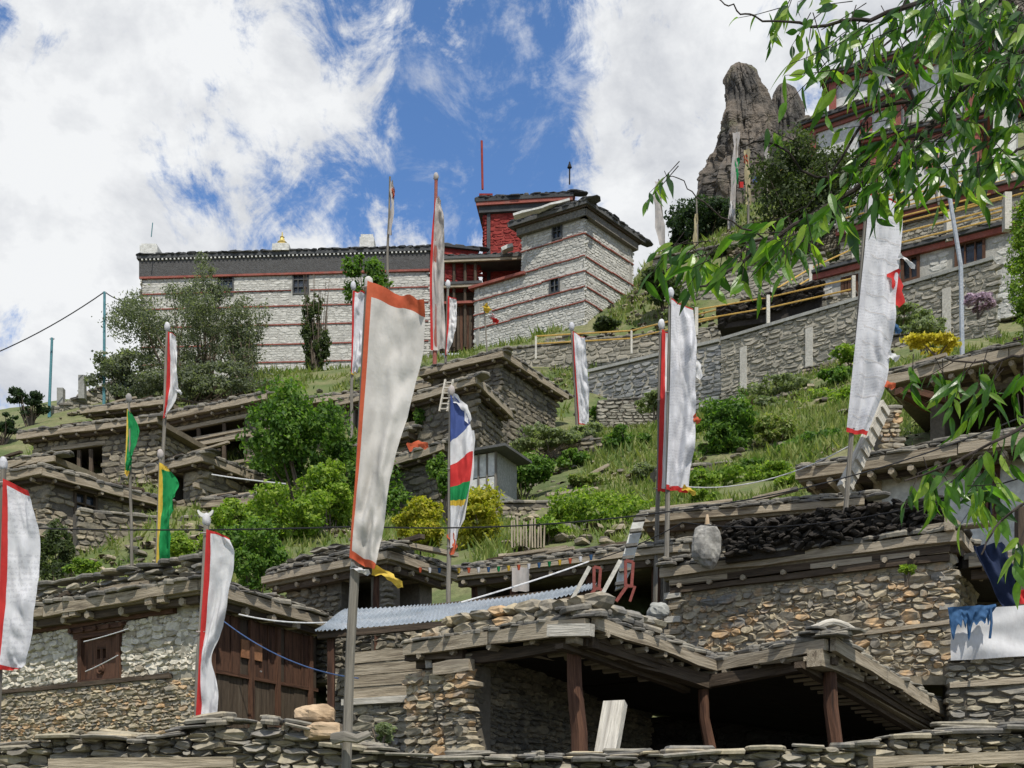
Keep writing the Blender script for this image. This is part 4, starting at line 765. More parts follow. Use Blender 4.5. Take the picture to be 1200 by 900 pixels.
for i, (a, b, h, lb) in enumerate([((880, 548, 34), (975, 536, 33.5), .8, 'short terrace wall under the lime scrub left of the notched ladder'), ((770, 548, 35), (870, 540, 36), .7, 'broken terrace wall just right of the slim red-edged banner'), ((700, 470, 50), (800, 462, 50), 1.0, 'rubble terrace just below the cool grey retaining wall'), ((560, 590, 34), (660, 588, 34), .9, 'tumbled wall under the white panelled hut'), ((1000, 402, 46), (1100, 386, 44), 1.0, 'rubble terrace wall right of the longest banner'), ((940, 432, 47), (1010, 418, 46), .8, 'small rubble terrace left of the longest banner')]):
    free_wall('terrace_wall', lb, 'wall', P(*a), P(*b), h, ch=.15, sm='stone_far' if i % 2 else 'stone_wall', mm='mortar', nst=60, top=1, topjit=.25)
m = thing('picket_fence', 'weathered upright paling fence beside the wide lime bush', 'fence', P(620, 640, 27.5))
for k in range(12): b = MB(); px = 600 + k * 3.4; beam(b, P(px, 642, 27.5), P(px + random.uniform(-1, 1), random.uniform(605, 618), 27.5), .06, .04, jit=.15); b.build('pale', M['wood'], m)
rail('upper yellow railing on the terrace edge right of the longest banner', [P(1040, 296, 50), P(1180, 262, 48)], every=3.5, hs=(.3, .75, 1.2), pw=.3, group=None, ph=1.3); rail('highest yellow railing under the white temple walls', [P(1050, 262, 57), P(1185, 228, 56)], every=3.5, hs=(.3, .8, 1.3), pw=.32, group=None, ph=1.4)
rail('short slanting yellow railing beside the small red door', [P(905, 362, 56), P(950, 335, 57), P(1000, 312, 57)], every=2.5, hs=(.4, .9), pw=.2, group=None)
# ============================================================ FOREGROUND HOUSES
def eave_trim(root, a, b, fascia='wood', fh=.15, fw=.08, joist=.4, jr=.045, jl=1.0, slabs=2, ssize=.45, sth=.055, nsl=40, below=True, jm='wood', jut=.1, boards=1, slabm='slate', jlist=None):
    a = Vector(a); b = Vector(b); u3 = (b - a); L = u3.length; u = Vector((u3.x, u3.y, 0)).normalized(); n = Vector((u.y, -u.x, 0)); sl = u3.z / max(1e-3, math.hypot(u3.x, u3.y))
    for k in range(boards):
        m = MB(); t0, t1 = k / boards, (k + 1) / boards; beam(m, a + u3 * t0 + n * .05 - Vector((0, 0, fh / 2)), a + u3 * t1 + n * .05 - Vector((0, 0, fh / 2)) - u3 * .004, fw, fh, jit=.16); m.build('fascia_board', M[fascia], root)
    if below: m = MB(); beam(m, a - n * .16 - Vector((0, 0, fh + .09)) + u3 * .02, b - n * .16 - Vector((0, 0, fh + .09)) - u3 * .02, .13, .13, jit=.15); m.build('eave_beam', M['wood_dark'], root)
    k = int(L / joist)
    for j in range(k):
        c = a + u3 * ((j + .5) / k) + u * random.uniform(-.06, .06); m = MB(); p0 = c + n * random.uniform(-.02, .1) - Vector((0, 0, fh + jr * .3)); tube(m, [p0, p0 - n * jl], jr, n=6, jit=.12); m.build('joist', M[jm], root)
    it = []
    for l in range(slabs):
        t = -.1
        while t < L + .05:
            w = ssize * random.uniform(.45, 1.5); d = ssize * random.uniform(.7, 1.3); tk = sth * random.uniform(.6, 1.7); ag = random.uniform(-.35, .35); tl = sl + random.uniform(-.1, .1)
            x = (u * math.cos(ag) + n * math.sin(ag)) * w; x = x + Vector((0, 0, tl * w)); y = (-n * math.cos(ag) + u * math.sin(ag)) * d
            c = a + u3 * min(max((t + w / 2) / L, -.02), 1.02) + n * (jut * (1 - .5 * l) - d / 2 + random.uniform(-.07, .07)); it.append(mtx(c + Vector((0, 0, sth * (l + .45) + random.uniform(0, .5) * sth)), x, y, Vector((0, 0, tk)))); t += w * random.uniform(.7, .92)
    place(root, it, SLABS, 'SL', M[slabm], 'roof_slab', nsl, 'roof_slabs')
def deck(root, q, th=.14, m='soot_wood', name='roof'):  # default wood has the underside shade painted into its colour
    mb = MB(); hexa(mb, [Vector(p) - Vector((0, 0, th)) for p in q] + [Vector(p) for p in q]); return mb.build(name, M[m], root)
# --- left house, whitewashed above, rubble below
H, ws, z, rg, wr = house('stone_house', 'whitewashed stone house with carved wooden shutter, lower left foreground', 'house', [(-90, 734), (233, 681), (392, 728)], 17.5, 1, zbot=1.2, back=0, over=.28, nst=-1, holes=[(0, 94, 738, 143, 800)],
                         roofth=.2, fh=.17, slabs=1, slabsize=.4, nsl=40, joist=.75, joistr=.07, mm='mortar_light')
w = ws[0]; hs = [w.rect((94, 738, 143, 800))]; zs = w.uz(120, 800)[1]; ft = z - .22
place(H, stones_on(w, zs + .05, lambda u: ft - .14, .11, 1.55, hs, .14, wav=.9, tall=.25, tight=1.08), STONES, 'S', M['white_stone'], 'white_stone', 290, 'white_stonework')
place(H, stones_on(w, 1.3, lambda u: zs - .05, .075, 2.1, (), .14, wav=.8, tall=.25, tight=1.06), STONES, 'S', M['stone_warm'], 'stone', 290, 'stonework')
chinks(H, w, zs, lambda u: ft - .14, .055, 'white_stone', hs); chinks(H, w, 1.3, lambda u: zs - .05, .045, 'stone_warm'); m = MB(); beam(m, w.at(-.1, zs, .02), w.at(w.L - .6, zs, .02), .1, .07, jit=.2); m.build('string_timber', M['wood_dark'], H); m = MB(); beam(m, w.at(.1, ft - .1, .04), w.at(w.L - .5, ft - .1, .04), .12, .13, jit=.15); m.build('lintel_beam', M['wood_red'], H)
for px in (96, 104, 193, 207): m = MB(); p = w.pt(px, 700, 0); beam(m, (p.x, p.y, ft + .03), tuple(Vector((p.x, p.y, ft + .03)) + w.n * .34), .16, .13, jit=.1); m.build('corbel', M['wood'], H)
# parapet of stones on the roof edge
wp = Wall(Vector(rg[0].to_3d()) if hasattr(rg[0], 'to_3d') else rg[0], rg[1]); pz = z + .04
place(H, stones_on(wp, pz, lambda u: pz + .33 + .05 * mnoise.noise(Vector((u * 2, 3, 0))), .085, 2.6, (), .3, proud=-.02, wav=.6), STONES, 'S', M['stone'], 'parapet_stone', 200, 'parapet_stonework')
place(H, slabs_along(rg[0], rg[1], pz + .33, 1, .45, .05, .1), SLABS, 'SL', M['slate'], 'parapet_slab', 40, 'parapet_slabs')
wp2 = Wall(rg[1], rg[2]); place(H, stones_on(wp2, z + .04, lambda u: z + .2 + .08 * mnoise.noise(Vector((u * 2, 7, 0))), .06, 4, (), .3, proud=-.04, wav=.6), STONES, 'S', M['slate'], 'parapet_stone', 60, 'side_parapet_stonework')
# carved window
u0, u1, z0, z1 = hs[0]; wt = thing; fr = MB(); w.box(fr, u0, u0 + .09, z0, z1, -.2, .06); w.box(fr, u1 - .09, u1, z0, z1, -.2, .06); w.box(fr, u0 + .09, u1 - .09, z0, z0 + .07, -.2, .05); w.box(fr, u0 - .16, u1 + .16, z1 - .02, z1 + .07, -.2, .10); w.box(fr, u0 - .1, u1 + .1, z1 - .12, z1 - .02, -.2, .07)
wo = fr.build('window', M['wood_red'], H)
pb = MB(); zm = z0 + (z1 - z0) * .55; cx = (u0 + u1) / 2; w.box(pb, u0 + .09, cx - .12, z0 + .07, z1 - .12, -.12, -.01); w.box(pb, cx + .12, u1 - .09, z0 + .07, z1 - .12, -.12, -.01); w.box(pb, cx - .12, cx + .12, z0 + .07, zm - .08, -.12, -.01); w.box(pb, cx - .12, cx + .12, zm + .08, z1 - .12, -.12, -.01); w.box(pb, cx - .03, cx + .03, zm - .08, zm + .08, -.12, -.01); pb.build('shutter', M['wood_red'], wo)
pb = MB(); w.box(pb, cx - .13, cx + .13, zm - .09, zm + .09, -.2, -.14); pb.build('pane', M['dark'], wo)
for k in range(5): m = MB(); uu = u0 - .12 + k * (u1 - u0 + .24) / 4; tube(m, [w.at(uu, z1 + .015, .08), w.at(uu, z1 + .015, .14)], .045, n=8); m.build('carved_boss', M['wood_red'], wo)
m = MB(); c = w.at(cx, z0 + .24, -.01); vs = [w.at(cx + math.cos(a) * rr, z0 + .24 + math.sin(a) * rr, .0 + o) for rr, o in ((.10, .0), (.085, .03), (.06, .005), (.035, .03), (.0, .035)) for a in [k * math.pi / 6 for k in range(12)]]; m.add([tuple(v) for v in vs], [(i * 12 + k, i * 12 + (k + 1) % 12, i * 12 + 12 + (k + 1) % 12, i * 12 + 12 + k) for i in range(4) for k in range(12)]); m.build('carved_rosette', M['wood_red'], wo)
# plank facade on its right face
w = ws[1]; zt = ft - .12; zmid = w.uz(320, 800)[1]; n = 13
m = MB(); w.box(m, 0, w.L, 1.3, zt + .1, -.2, -.03); 
for k in range(n):
    a_, b_ = w.L * k / n, w.L * (k + 1) / n; m2 = MB(); w.box(m2, a_ + .008, b_ - .008, zmid + .03, zt, 0, .035 + .015 * (k % 2)); m2.build('plank', M['wood_red' if k % 4 else 'wood_dark'], H)
for k in range(9): a_, b_ = w.L * k / 9, w.L * (k + 1) / 9; m2 = MB(); w.box(m2, a_ + .008, b_ - .008, 1.4, zmid - .03, 0, .03 + .01 * (k % 2)); m2.build('plank', M['wood_dark'], H)
m2 = MB(); w.box(m2, 0, w.L, zmid - .03, zmid + .03, 0, .08); m2.build('rail_board', M['wood_red'], H)
u0, u1, z0, z1 = w.rect((279, 752, 303, 773)); m2 = MB(); w.box(m2, u0, u1, z0, z1, .055, .08); m2.build('hatch_panel', mat('new_wood_panel', [(.22, .10, .05), (.28, .14, .07)], island=0), H)
for k in (1, 5, 8, 12): m2 = MB(); uu = w.L * k / n; w.box(m2, uu - .05, uu + .05, 1.4, zt, .05, .11); m2.build('post', M['wood_red'], H)
for px in (294, 305, 325): m2 = MB(); p = w.pt(px, 787, .07); tube(m2, [p, p + w.n * .03], .014, n=8); m2.build('door_stud', M['steel'], H)
# --- right stone house
H2, ws, z2, rg, wr = house('stone_house', 'large rubble stone house carrying the black fuel heap, right foreground', 'house', [(778, 668), (1121, 622), (1152, 660)], 17.5, 1, zbot=.9, back=0, over=.12, nst=-1, roofth=.2, fh=.16, slabs=1, slabsize=.5, nsl=30, joist=9, njoist=False, mm='mortar_warm')
w = ws[0]; ft = z2 - .22; place(H2, stones_on(w, 1.3, lambda u: ft - .22, .125, 1.55, (), .2, wav=.9, tall=.25, tight=1.08), COBS + STONES, 'CS', M['stone_warm'], 'stone', 290, 'stonework')
chinks(H2, w, 1.3, lambda u: ft - .2, .06, 'stone_warm'); place(H2, stones_on(ws[1], 1.3, lambda u: ft, .15, 2.2, (), .2), STONES, 'S', M['stone'], 'stone', 0, 'side_stonework')
for dz, c_, a_, b_ in ((-.03, 'wood', 0, .52), (-.06, 'wood', .54, 1), (-.17, 'wood_dark', 0, 1)): m = MB(); beam(m, w.at(w.L * a_, ft + dz, .06 + (.04 if dz > -.1 else 0)), w.at(w.L * b_, ft + dz, .06), .1, .09, jit=.2); m.build('wall_plate', M[c_], H2)
for k in range(7): m = MB(); uu = w.L * (k + .3) / 7 + random.uniform(-.2, .2); tube(m, [w.at(uu, ft - .1, .16), w.at(uu, ft - .1, -.3)], .05, n=6, jit=.1); m.build('joist', M['wood'], H2)
u0 = w.uz(985, 735)[0]; zc = w.uz(1050, 736)[1]; m = MB(); beam(m, w.at(u0, zc - .05, .03), w.at(w.L, zc, .03), .12, .07, jit=.2); m.build('string_timber', M['wood'], H2)
for k in range(5): m = MB(); zz = ft - .25 - k * .22; beam(m, w.at(-.12, zz, .05), w.at(.2, zz, .05), .12, .1, jit=.15); m.build('corner_timber', M['wood' if k % 2 else 'wood_pale'], H2)
p1_, p2_ = lev(1112, 612, z2 + .1), lev(1150, 655, z2 - .0); m = MB(); beam(m, p1_, p2_, .14, .2, jit=.12); m.build('verge_board', M['wood'], H2)
a, b = lev(852, 650, z2 + .03), lev(1108, 622, z2 + .03); lumps('fuel_stack', 'black heap of dried fuel cakes lying along the roof of the right stone house', 'stack', a + Vector((0, .15, 0)), b + Vector((0, .15, 0)), 1.0, .56, .12, 'dung', 290, 'fuel_cake')
def boulder(name, label, cat, c, r, m, seed, group=None, sq=.8):
    mb = MB(); V = []; n = 22; k = 14
    for i in range(k + 1):
        t = math.pi * i / k
        for j in range(n):
            a = 2 * math.pi * j / n; d = Vector((math.sin(t) * math.cos(a), math.sin(t) * math.sin(a), math.cos(t))); f = 1 + .28 * mnoise.noise(d * 1.3 + Vector((seed, 0, 0))) + .1 * mnoise.noise(d * 4 + Vector((seed, 0, 0)))
            d = Vector([math.copysign(abs(x) ** sq, x) for x in d]); V.append((c[0] + d.x * r[0] * f, c[1] + d.y * r[1] * f, c[2] + d.z * r[2] * f))
    mb.add(V, [(i * n + j, i * n + n + j, i * n + n + (j + 1) % n, i * n + (j + 1) % n) for i in range(k) for j in range(n)]); o = mb.build(name, M[m]); return tag(o, label, cat, group)
c = lev(831, 646, z2 + .03); boulder('roof_stone', 'grey rounded standing stone on the roof left of the black heap', 'stone', (c.x, c.y + .3, c.z + .17), (.25, .22, .36), 'grey_lump', 4); c2 = (c.x + .02, c.y + .3)
m = MB(); tube(m, [(c2[0], c2[1], z2 + .5), (c2[0], c2[1], z2 + .66), (c2[0], c2[1], z2 + .74)], .05, .02, n=8); tag(m.build('stone_bottle', M['boulder']), 'small brown bottle-like object on top of the grey standing stone', 'bottle')
it = []; root = thing('slab_stack', 'loose stack of flat stones on the roof corner beside the notched ladder', 'stack', lev(800, 665, z2)); c = lev(803, 660, z2)
for k in range(26): s_ = random.uniform(.15, .4); a_ = random.random() * 6; it.append(mtx((c.x + random.uniform(-.3, .45), c.y + .3 + random.uniform(-.1, .4), z2 + .06 + .03 * (k // 3)), (s_ * math.cos(a_), s_ * math.sin(a_), .02), (-s_ * math.sin(a_), s_ * math.cos(a_), 0), (0, 0, .05)))
place(root, it, SLABS, 'SL', M['slate'], 'flat_stone', 26, 'flat_stones')
# --- open shed in front
S1 = thing('open_shed', 'open stone and timber shed with zigzag slab eaves and dark interior, centre foreground', 'shed', P(600, 900, 14))
C1 = P(693, 724, 12.5); LE = lev(478, 756, C1.z); V1 = lev(838, 776, C1.z - .18); C2 = lev(972, 748, C1.z - .1); RE = P(1118, 838, 16.4); Vb = lev(838, 772, V1.z)
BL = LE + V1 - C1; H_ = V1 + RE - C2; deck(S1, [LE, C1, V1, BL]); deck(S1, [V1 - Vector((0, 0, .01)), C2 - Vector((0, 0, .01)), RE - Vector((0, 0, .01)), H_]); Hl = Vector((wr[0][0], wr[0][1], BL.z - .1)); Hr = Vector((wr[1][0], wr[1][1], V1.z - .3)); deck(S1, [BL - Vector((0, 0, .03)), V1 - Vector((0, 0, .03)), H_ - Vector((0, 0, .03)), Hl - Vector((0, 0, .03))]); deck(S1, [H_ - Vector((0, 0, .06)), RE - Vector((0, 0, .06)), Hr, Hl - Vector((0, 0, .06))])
eave_trim(S1, LE, C1, 'wood', .16, joist=.5, jl=1.4, slabs=2, ssize=.26, sth=.035, nsl=60, boards=2); eave_trim(S1, C1, V1, 'wood', .14, joist=.3, jl=1.2, slabs=4, ssize=.36, sth=.035, nsl=90, boards=1); eave_trim(S1, V1, C2, 'wood', .14, joist=.45, jl=1.2, slabs=3, ssize=.36, sth=.035, nsl=60); eave_trim(S1, C2, RE, 'wood', .15, joist=.22, jl=1.0, jr=.035, slabs=4, ssize=.34, sth=.035, nsl=90, boards=2)
# inner second skin of sloping planks under the right-hand verges
for a, b in ((C1, V1), (C2, RE)):
    for k in range(3): m = MB(); off = Vector((-.12 * (k + 1), .05, -.17 - .07 * k)); beam(m, a + off, b + off + Vector((0, 0, -.05)), .11, .07, jit=.2); m.build('under_board', M['wood' if k == 1 else 'wood_dark'], S1)
# cobbles on the left eave
wp = Wall(LE, C1); pz = C1.z + .02
def profz(u): f = u / wp.L; return pz + .10 + .28 * math.sin(min(1, f * 1.15) * math.pi * .8) + .05 * mnoise.noise(Vector((u * 3, 1, 0)))
place(S1, stones_on(wp, pz, profz, .12, 1.5, (), .22, proud=-.0, wav=.8, tall=.3), COBS, 'C', M['stone_warm'], 'cobble', 120, 'cobbles')
place(S1, [mtx(wp.at(random.random() * wp.L, pz + .12, -.15 - random.random() * 1.5), wp.u * .3, -wp.n * .25, Vector((0, 0, .14))) for k in range(90)], COBS, 'C', M['stone'], 'cobble', 0, 'loose_cobbles')
# upright slabs at the corner
for k in range(9): 
    c = C1 + (V1 - C1) * (k * .045) + Vector((-.15 + .02 * k, .12, .12)); s_ = random.uniform(.35, .6); place(S1, [mtx(c, (s_ * .8, .1, s_ * .25 - .05 * k), (-.1, .35, 0), (0, 0, .06))], SLABS, 'SL', M['slate'], 'ridge_slab', 1, 'x')
def stonepart(root, A, B, z0, zf, ch, asp, sm, nst, mm='mortar', units=None, th=.4, nm='stone', depth=.16, wav=.7, holes=()):
    w = Wall(A, B); mb = MB(); backing(mb, w, z0, zf, th, holes); mb.build('wall_core', M[mm], root); us = units or STONES
    if sm != 'soot': chinks(root, w, z0, zf, ch * .5, sm, holes)
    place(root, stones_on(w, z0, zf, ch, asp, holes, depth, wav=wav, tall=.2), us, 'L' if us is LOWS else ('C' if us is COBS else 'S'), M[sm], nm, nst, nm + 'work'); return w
pA, pB, pC = P(478, 900, 14.6), P(547, 900, 13.75), P(760, 900, 18.6)
stonepart(S1, pA, pB, .9, lambda u: C1.z - .36, .11, 2.1, 'stone_warm', 110, nm='pier_stone'); stonepart(S1, pB + Vector((.06, .1, 0)), pC, .9, lambda u: C1.z - .2, .085, 2.4, 'stone_dark', 180)
m = MB(); beam(m, P(501, 757, 14.3), P(503, 783, 14.3), .09, .09); m.build('end_post', M['wood_pale'], S1)
for k, (a, b) in enumerate((((478, 768, 14.5), (545, 765, 13.9)), ((512, 786, 14.1), (553, 778, 13.7)))): m = MB(); beam(m, P(*a), P(*b), .12, .16, jit=.15); m.build('bearer', M['wood' if k else 'wood_dark'], S1)
m = MB(); beam(m, P(644, 740, 12.6), P(694, 738, 12.3), .12, .13, jit=.1); m.build('corner_plank', M['wood_pale'], S1)
for px, pt, pb, Y, wd in ((676, 752, 905, 12.9, .2), (828, 808, 905, 14.7, .17), (976, 788, 905, 13.7, .19)):
    m = MB(); a = P(px + 4, pb, Y); b = P(px - 4, pt, Y); tube(m, [(a.x, a.y, .9), tuple(a.lerp(b, .3) + Vector((.02, 0, 0))), tuple(a.lerp(b, .65) - Vector((.015, 0, 0))), b], wd * .5, wd * .42, n=9, jit=.12); m.build('post', M['wood_red'], S1)
m = MB(); beam(m, P(676, 752, 12.9), P(828, 800, 14.7), .16, .17, jit=.15); m.build('lintel', M['wood_dark'], S1); m = MB(); beam(m, P(828, 800, 14.7), P(980, 772, 13.7), .16, .15, jit=.15); m.build('lintel', M['wood_dark'], S1)
m = MB(); beam(m, P(954, 770, 13.3), P(1005, 790, 14.2), .2, .2, jit=.1); m.build('bracket_log', M['wood'], S1)
m = MB(); hexa(m, [(-3, 11, 1.02), (9, 11, 1.02), (9, 20, 1.62), (-3, 20, 1.62), (-3, 11, 1.12), (9, 11, 1.12), (9, 20, 1.72), (-3, 20, 1.72)]); m.build('earth_floor', M['soot'], S1)  # floor coloured black, interior shade painted in
stonepart(S1, Vector((wr[0][0] - 3.4, wr[0][1] - .35, 0)), Vector((wr[1][0], wr[1][1] - .35, 0)), 1.3, lambda u: V1.z - .35, .12, 2, 'soot', 0, mm='soot', nm='back_stone')  # back wall with the darkness of the interior put into its colour
# low curved stone on roof
m = MB(); pts = [P(1000 - 48 + k * 8, 738 - 9 * math.sin(k / 6 * math.pi), 14.3) for k in range(7)]; tube(m, pts, .05, .04, n=8, jit=.15); tag(m.build('curved_branch', M['wood_pale']), 'pale curved piece of wood lying on the slab roof against the right house', 'branch')
# white-spotted slabs near
# --- stone wall and tarps at the right edge
A, B = P(1112, 774, 15.6), P(1290, 762, 15.2); r_, wv = free_wall('stone_wall', 'coursed slab stone wall below the white tarp at the right edge', 'wall', A, B, 2.9, ch=.11, asp=2.4, sm='stone', mm='mortar', nst=240, units=STONES, depth=.2, top=1, dig=.2)
for zz in (.35, .98): m = MB(); beam(m, wv.at(0, A.z - zz, .03), wv.at(wv.L, B.z - zz, .03), .1, .08, jit=.2); m.build('string_timber', M['wood'], r_)
T_ = thing('tarp_shed', 'dark lean-to shed behind the white and navy tarps, right edge', 'shed', P(1200, 800, 17)); z3 = P(1135, 652, 17.6).z
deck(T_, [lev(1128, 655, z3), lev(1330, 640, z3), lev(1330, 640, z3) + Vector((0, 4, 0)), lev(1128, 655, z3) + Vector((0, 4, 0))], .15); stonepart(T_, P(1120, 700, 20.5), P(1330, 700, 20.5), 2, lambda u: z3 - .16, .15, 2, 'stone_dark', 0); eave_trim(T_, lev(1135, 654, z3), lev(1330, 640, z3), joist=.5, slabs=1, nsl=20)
m = MB(); hexa(m, [(5, 15.7, 3.5), (10, 15.5, 3.5), (10, 20.5, 3.6), (5, 20.5, 3.6), (5, 15.7, 3.62), (10, 15.5, 3.62), (10, 20.5, 3.72), (5, 20.5, 3.72)]); m.build('floor', M['earth'], T_)
m = MB(); beam(m, (P(1196, 770, 15.9).x, 15.9, 3.6), (P(1196, 770, 15.9).x, 15.9, z3 + .3), .12, .12); m.build('post', M['wood_dark'], T_)
# ============================================================ CLOTH
def sheet(name, m, grid, parent=None, smooth=True, two=None):
    """grid[v][u] of Vectors"""
    nv, nu = len(grid), len(grid[0]); mb = MB(); V = [tuple(p) for row in grid for p in row]; mb.add(V, [(j * nu + i, j * nu + nu + i, j * nu + nu + i + 1, j * nu + i + 1) for j in range(nv - 1) for i in range(nu - 1)]); return mb.build(name, m, parent, smooth=smooth)
def interp(pts, t):
    n = len(pts) - 1; x = min(max(t, 0), .99999) * n; i = int(x); f = x - i
    p0, p1, p2, p3 = pts[max(i - 1, 0)], pts[i], pts[i + 1], pts[min(i + 2, n)]
    return tuple(.5 * (2 * b + (c - a) * f + (2 * a - 5 * b + 4 * c - d) * f * f + (3 * b - a - 3 * c + d) * f ** 3) for a, b, c, d in zip(p0, p1, p2, p3))
def resamp(pts, n=40):
    D = [0]
    for a, b in zip(pts, pts[1:]): D.append(D[-1] + math.hypot(a[0] - b[0], a[1] - b[1]))
    return D
def banner(label, Y, pole, Lp, Rp, amp=.05, kx=2.0, side='L', bw=.13, bt=.03, bb=.03, cm='cloth', bm='cloth_red', pr=.04, top=True, bands=None, group='tall prayer banners on poles', nv=72, nu=24, seed=0, pole_m='wood_pole', lines=False, tails=(), cross=False, name='prayer_banner', to_ground=True, finial='knot', topm=None, botm=None):
    rnd = random.Random(seed * 7 + 3); p0, p1 = P(*pole[0], Y), P(*pole[1], Y); d = p1 - p0
    base = p1.copy()
    if to_ground:
        for k in range(60):
            if base.z < T(base.x, base.y): break
            base = base + d.normalized() * .15
        base.z -= .2
    root = thing(name, label, 'banner', base, group); m = MB(); mid = [p0 + (base - p0) * (k / 6) + Vector((rnd.uniform(-1, 1), 0, 0)) * pr * .25 for k in range(7)]; mid[0] = p0; tube(m, mid, pr * .7, pr, n=8, jit=.05); m.build('pole', M[pole_m], root)
    ph = rnd.random() * 6; g = []
    for j in range(nv + 1):
        v = j / nv; l = interp(Lp, v); r = interp(Rp, v); row = []
        for i in range(nu + 1):
            u = i / nu; s = u if side == 'L' else 1 - u
            a = amp * (s ** .6) * (math.sin(2 * math.pi * (kx * u + .5 * math.sin(v * 3 + ph)) + v * 5 + ph) * .7 + .5 * math.sin(v * 11 + u * 4 + ph * 2) + .9 * mnoise.noise(Vector((u * 3.5, v * 9, seed))) + .7 * (1 - abs(mnoise.noise(Vector((u * 2.5 + v * 3, v * 5 - u * 2, seed + 9)))) * 3) + .25 * mnoise.noise(Vector((u * 9, v * 26, seed)))) + amp * 1.0 * s * math.sin(v * 5 + ph)
            q = P(l[0] + (r[0] - l[0]) * u, l[1] + (r[1] - l[1]) * u, Y); a = min(a, pr * 1.5) - pr * 1.6
            row.append(q + Vector((amp * .3 * s * mnoise.noise(Vector((v * 6, u * 2, seed + 5))), a, 0)))
        g.append(row)
    names = ['cloth', 'border', 'top_band', 'bottom_band']; bands = bands or []
    fm = {}
    for j in range(nv):
        v = (j + .5) / nv
        for i in range(nu):
            u = (i + .5) / nu; s = u if side == 'L' else 1 - u; k = ('cloth', cm)
            if bands:
                for vt, mm in bands:
                    if v < vt: k = ((mm.replace('cloth_', '') + '_band') if mm != 'cloth' else ('white_band' if vt < .9 else 'white_tail_band'), mm); break
            else:
                if s < bw: k = ('border', bm)
                if v < bt: k = ('top_band', topm or bm)
                if v > 1 - bb: k = ('bottom_band', botm or bm)
                if cross == 'green' and (s < bw or v < bt or v > 1 - bb): k = ('border', bm)
            fm.setdefault(k, []).append((j, i))
    nn = nu + 1; flat = [tuple(p) for row in g for p in row]
    for (nm, mm), cells in fm.items():
        used = {}; V = []; Q = []
        for j, i in cells:
            f = []
            for a, b in ((j, i), (j + 1, i), (j + 1, i + 1), (j, i + 1)):
                ix = a * nn + b
                if ix not in used: used[ix] = len(V); V.append(flat[ix])
                f.append(used[ix])
            Q.append(f)
        mb = MB(); mb.add(V, Q); mb.build(nm, M[mm], root, smooth=True)
    if finial == 'knot':
        mb = MB(); r_ = .03 * (Y / 11) ** .85 + .012
        V = []; K, N_ = 8, 10
        for i in range(K + 1):
            t = math.pi * i / K
            for j in range(N_): a = 2 * math.pi * j / N_; f = 1 + .35 * mnoise.noise(Vector((math.cos(a) * 2, math.sin(a) * 2, i * .7 + seed))); V.append((p0.x + math.sin(t) * math.cos(a) * r_ * f, p0.y + math.sin(t) * math.sin(a) * r_ * f, p0.z + r_ * .9 + math.cos(t) * r_ * 1.7))
        mb.add(V, [(i * N_ + j, i * N_ + N_ + j, i * N_ + N_ + (j + 1) % N_, i * N_ + (j + 1) % N_) for i in range(K) for j in range(N_)]); mb.build('finial_knot', M['cloth_grey'] if bands or 'green' in cm else M[cm], root, smooth=True)
    for pts, wpx, mm in tails:
        g2 = []; n = 8
        for k in range(n + 1):
            c = interp(pts, k / n); c2 = interp(pts, min(1, k / n + .05)); dx, dy = c2[0] - c[0], c2[1] - c[1]; L_ = math.hypot(dx, dy) or 1; nx, ny = -dy / L_, dx / L_; ww = wpx * (1 - .3 * k / n) / 2 * (1 + .3 * math.sin(k * 2.1))
            g2.append([P(c[0] + nx * ww * s, c[1] + ny * ww * s, Y - .05) + Vector((0, .03 * math.sin(k + s * 2), 0)) for s in (-1, -.3, .3, 1)])
        sheet('ribbon', M[mm], g2, root)
    for q_ in range(0 if Y > 30 else 3):      # cord ties round the pole
        v = (.02, .5, .97)[q_]; l = interp(Lp, v); c = P(l[0], l[1], Y); t_ = (c.z - base.z) / max(.1, p0.z - base.z); pc = base + (p0 - base) * t_; mb = MB(); tube(mb, [pc + Vector((math.cos(a_) * pr * 1.15, math.sin(a_) * pr * 1.15, .01 * math.sin(a_))) for a_ in [x_ * math.pi / 5 for x_ in range(11)]], .007, n=4); mb.build('tie_cord', M['cloth_grey'], root)
    return root, g
banner('large aged white banner with orange-red edging on the nearest tall pole', 8.6, ((432, 338), (404, 900)), [(432, 334), (428, 400), (423, 480), (418, 560), (414, 610), (411, 656)], [(498, 358), (497, 400), (487, 450), (470, 520), (456, 590), (447, 640), (441, 672)], amp=.055, kx=1.3, bw=.085, bt=.075, bb=.05, cm='cloth_old', bm='cloth_orange', pr=.045, seed=1, tails=[([(436, 668), (452, 672), (462, 680), (472, 688)], 10, 'cloth_yellow'), ([(411, 662), (422, 668), (434, 672)], 7, 'cloth')])
banner('white banner with red edge cut by the left side of the picture', 10.5, ((4, 548), (-2, 800)), [(7, 563), (5, 640), (2, 720), (-2, 786)], [(37, 577), (46, 625), (46, 680), (42, 735), (34, 778), (28, 786)], amp=.05, kx=1.2, bw=.17, bt=.04, bb=.05, pr=.04, seed=2, cm='cloth_print')
rB3, _ = banner('narrow white red-edged banner in front of the dark plank facade', 10.6, ((242, 614), (229, 862)), [(244, 622), (241, 680), (237, 740), (234, 800), (231, 849)], [(270, 632), (277, 652), (271, 700), (258, 745), (248, 775), (257, 810), (257, 845)], amp=.05, kx=1.1, bw=.2, bt=.03, bb=.045, pr=.04, seed=3)
banner('small white red-edged banner before the grey hillside trees', 38, ((196, 386), (191, 540)), [(198, 390), (197, 430), (195, 470), (192, 492)], [(207, 395), (209, 430), (207, 465), (196, 488)], amp=.09, kx=1, bw=.3, bt=.02, bb=.01, pr=.07, seed=4, tails=[([(207, 455), (213, 462)], 4, 'cloth')])
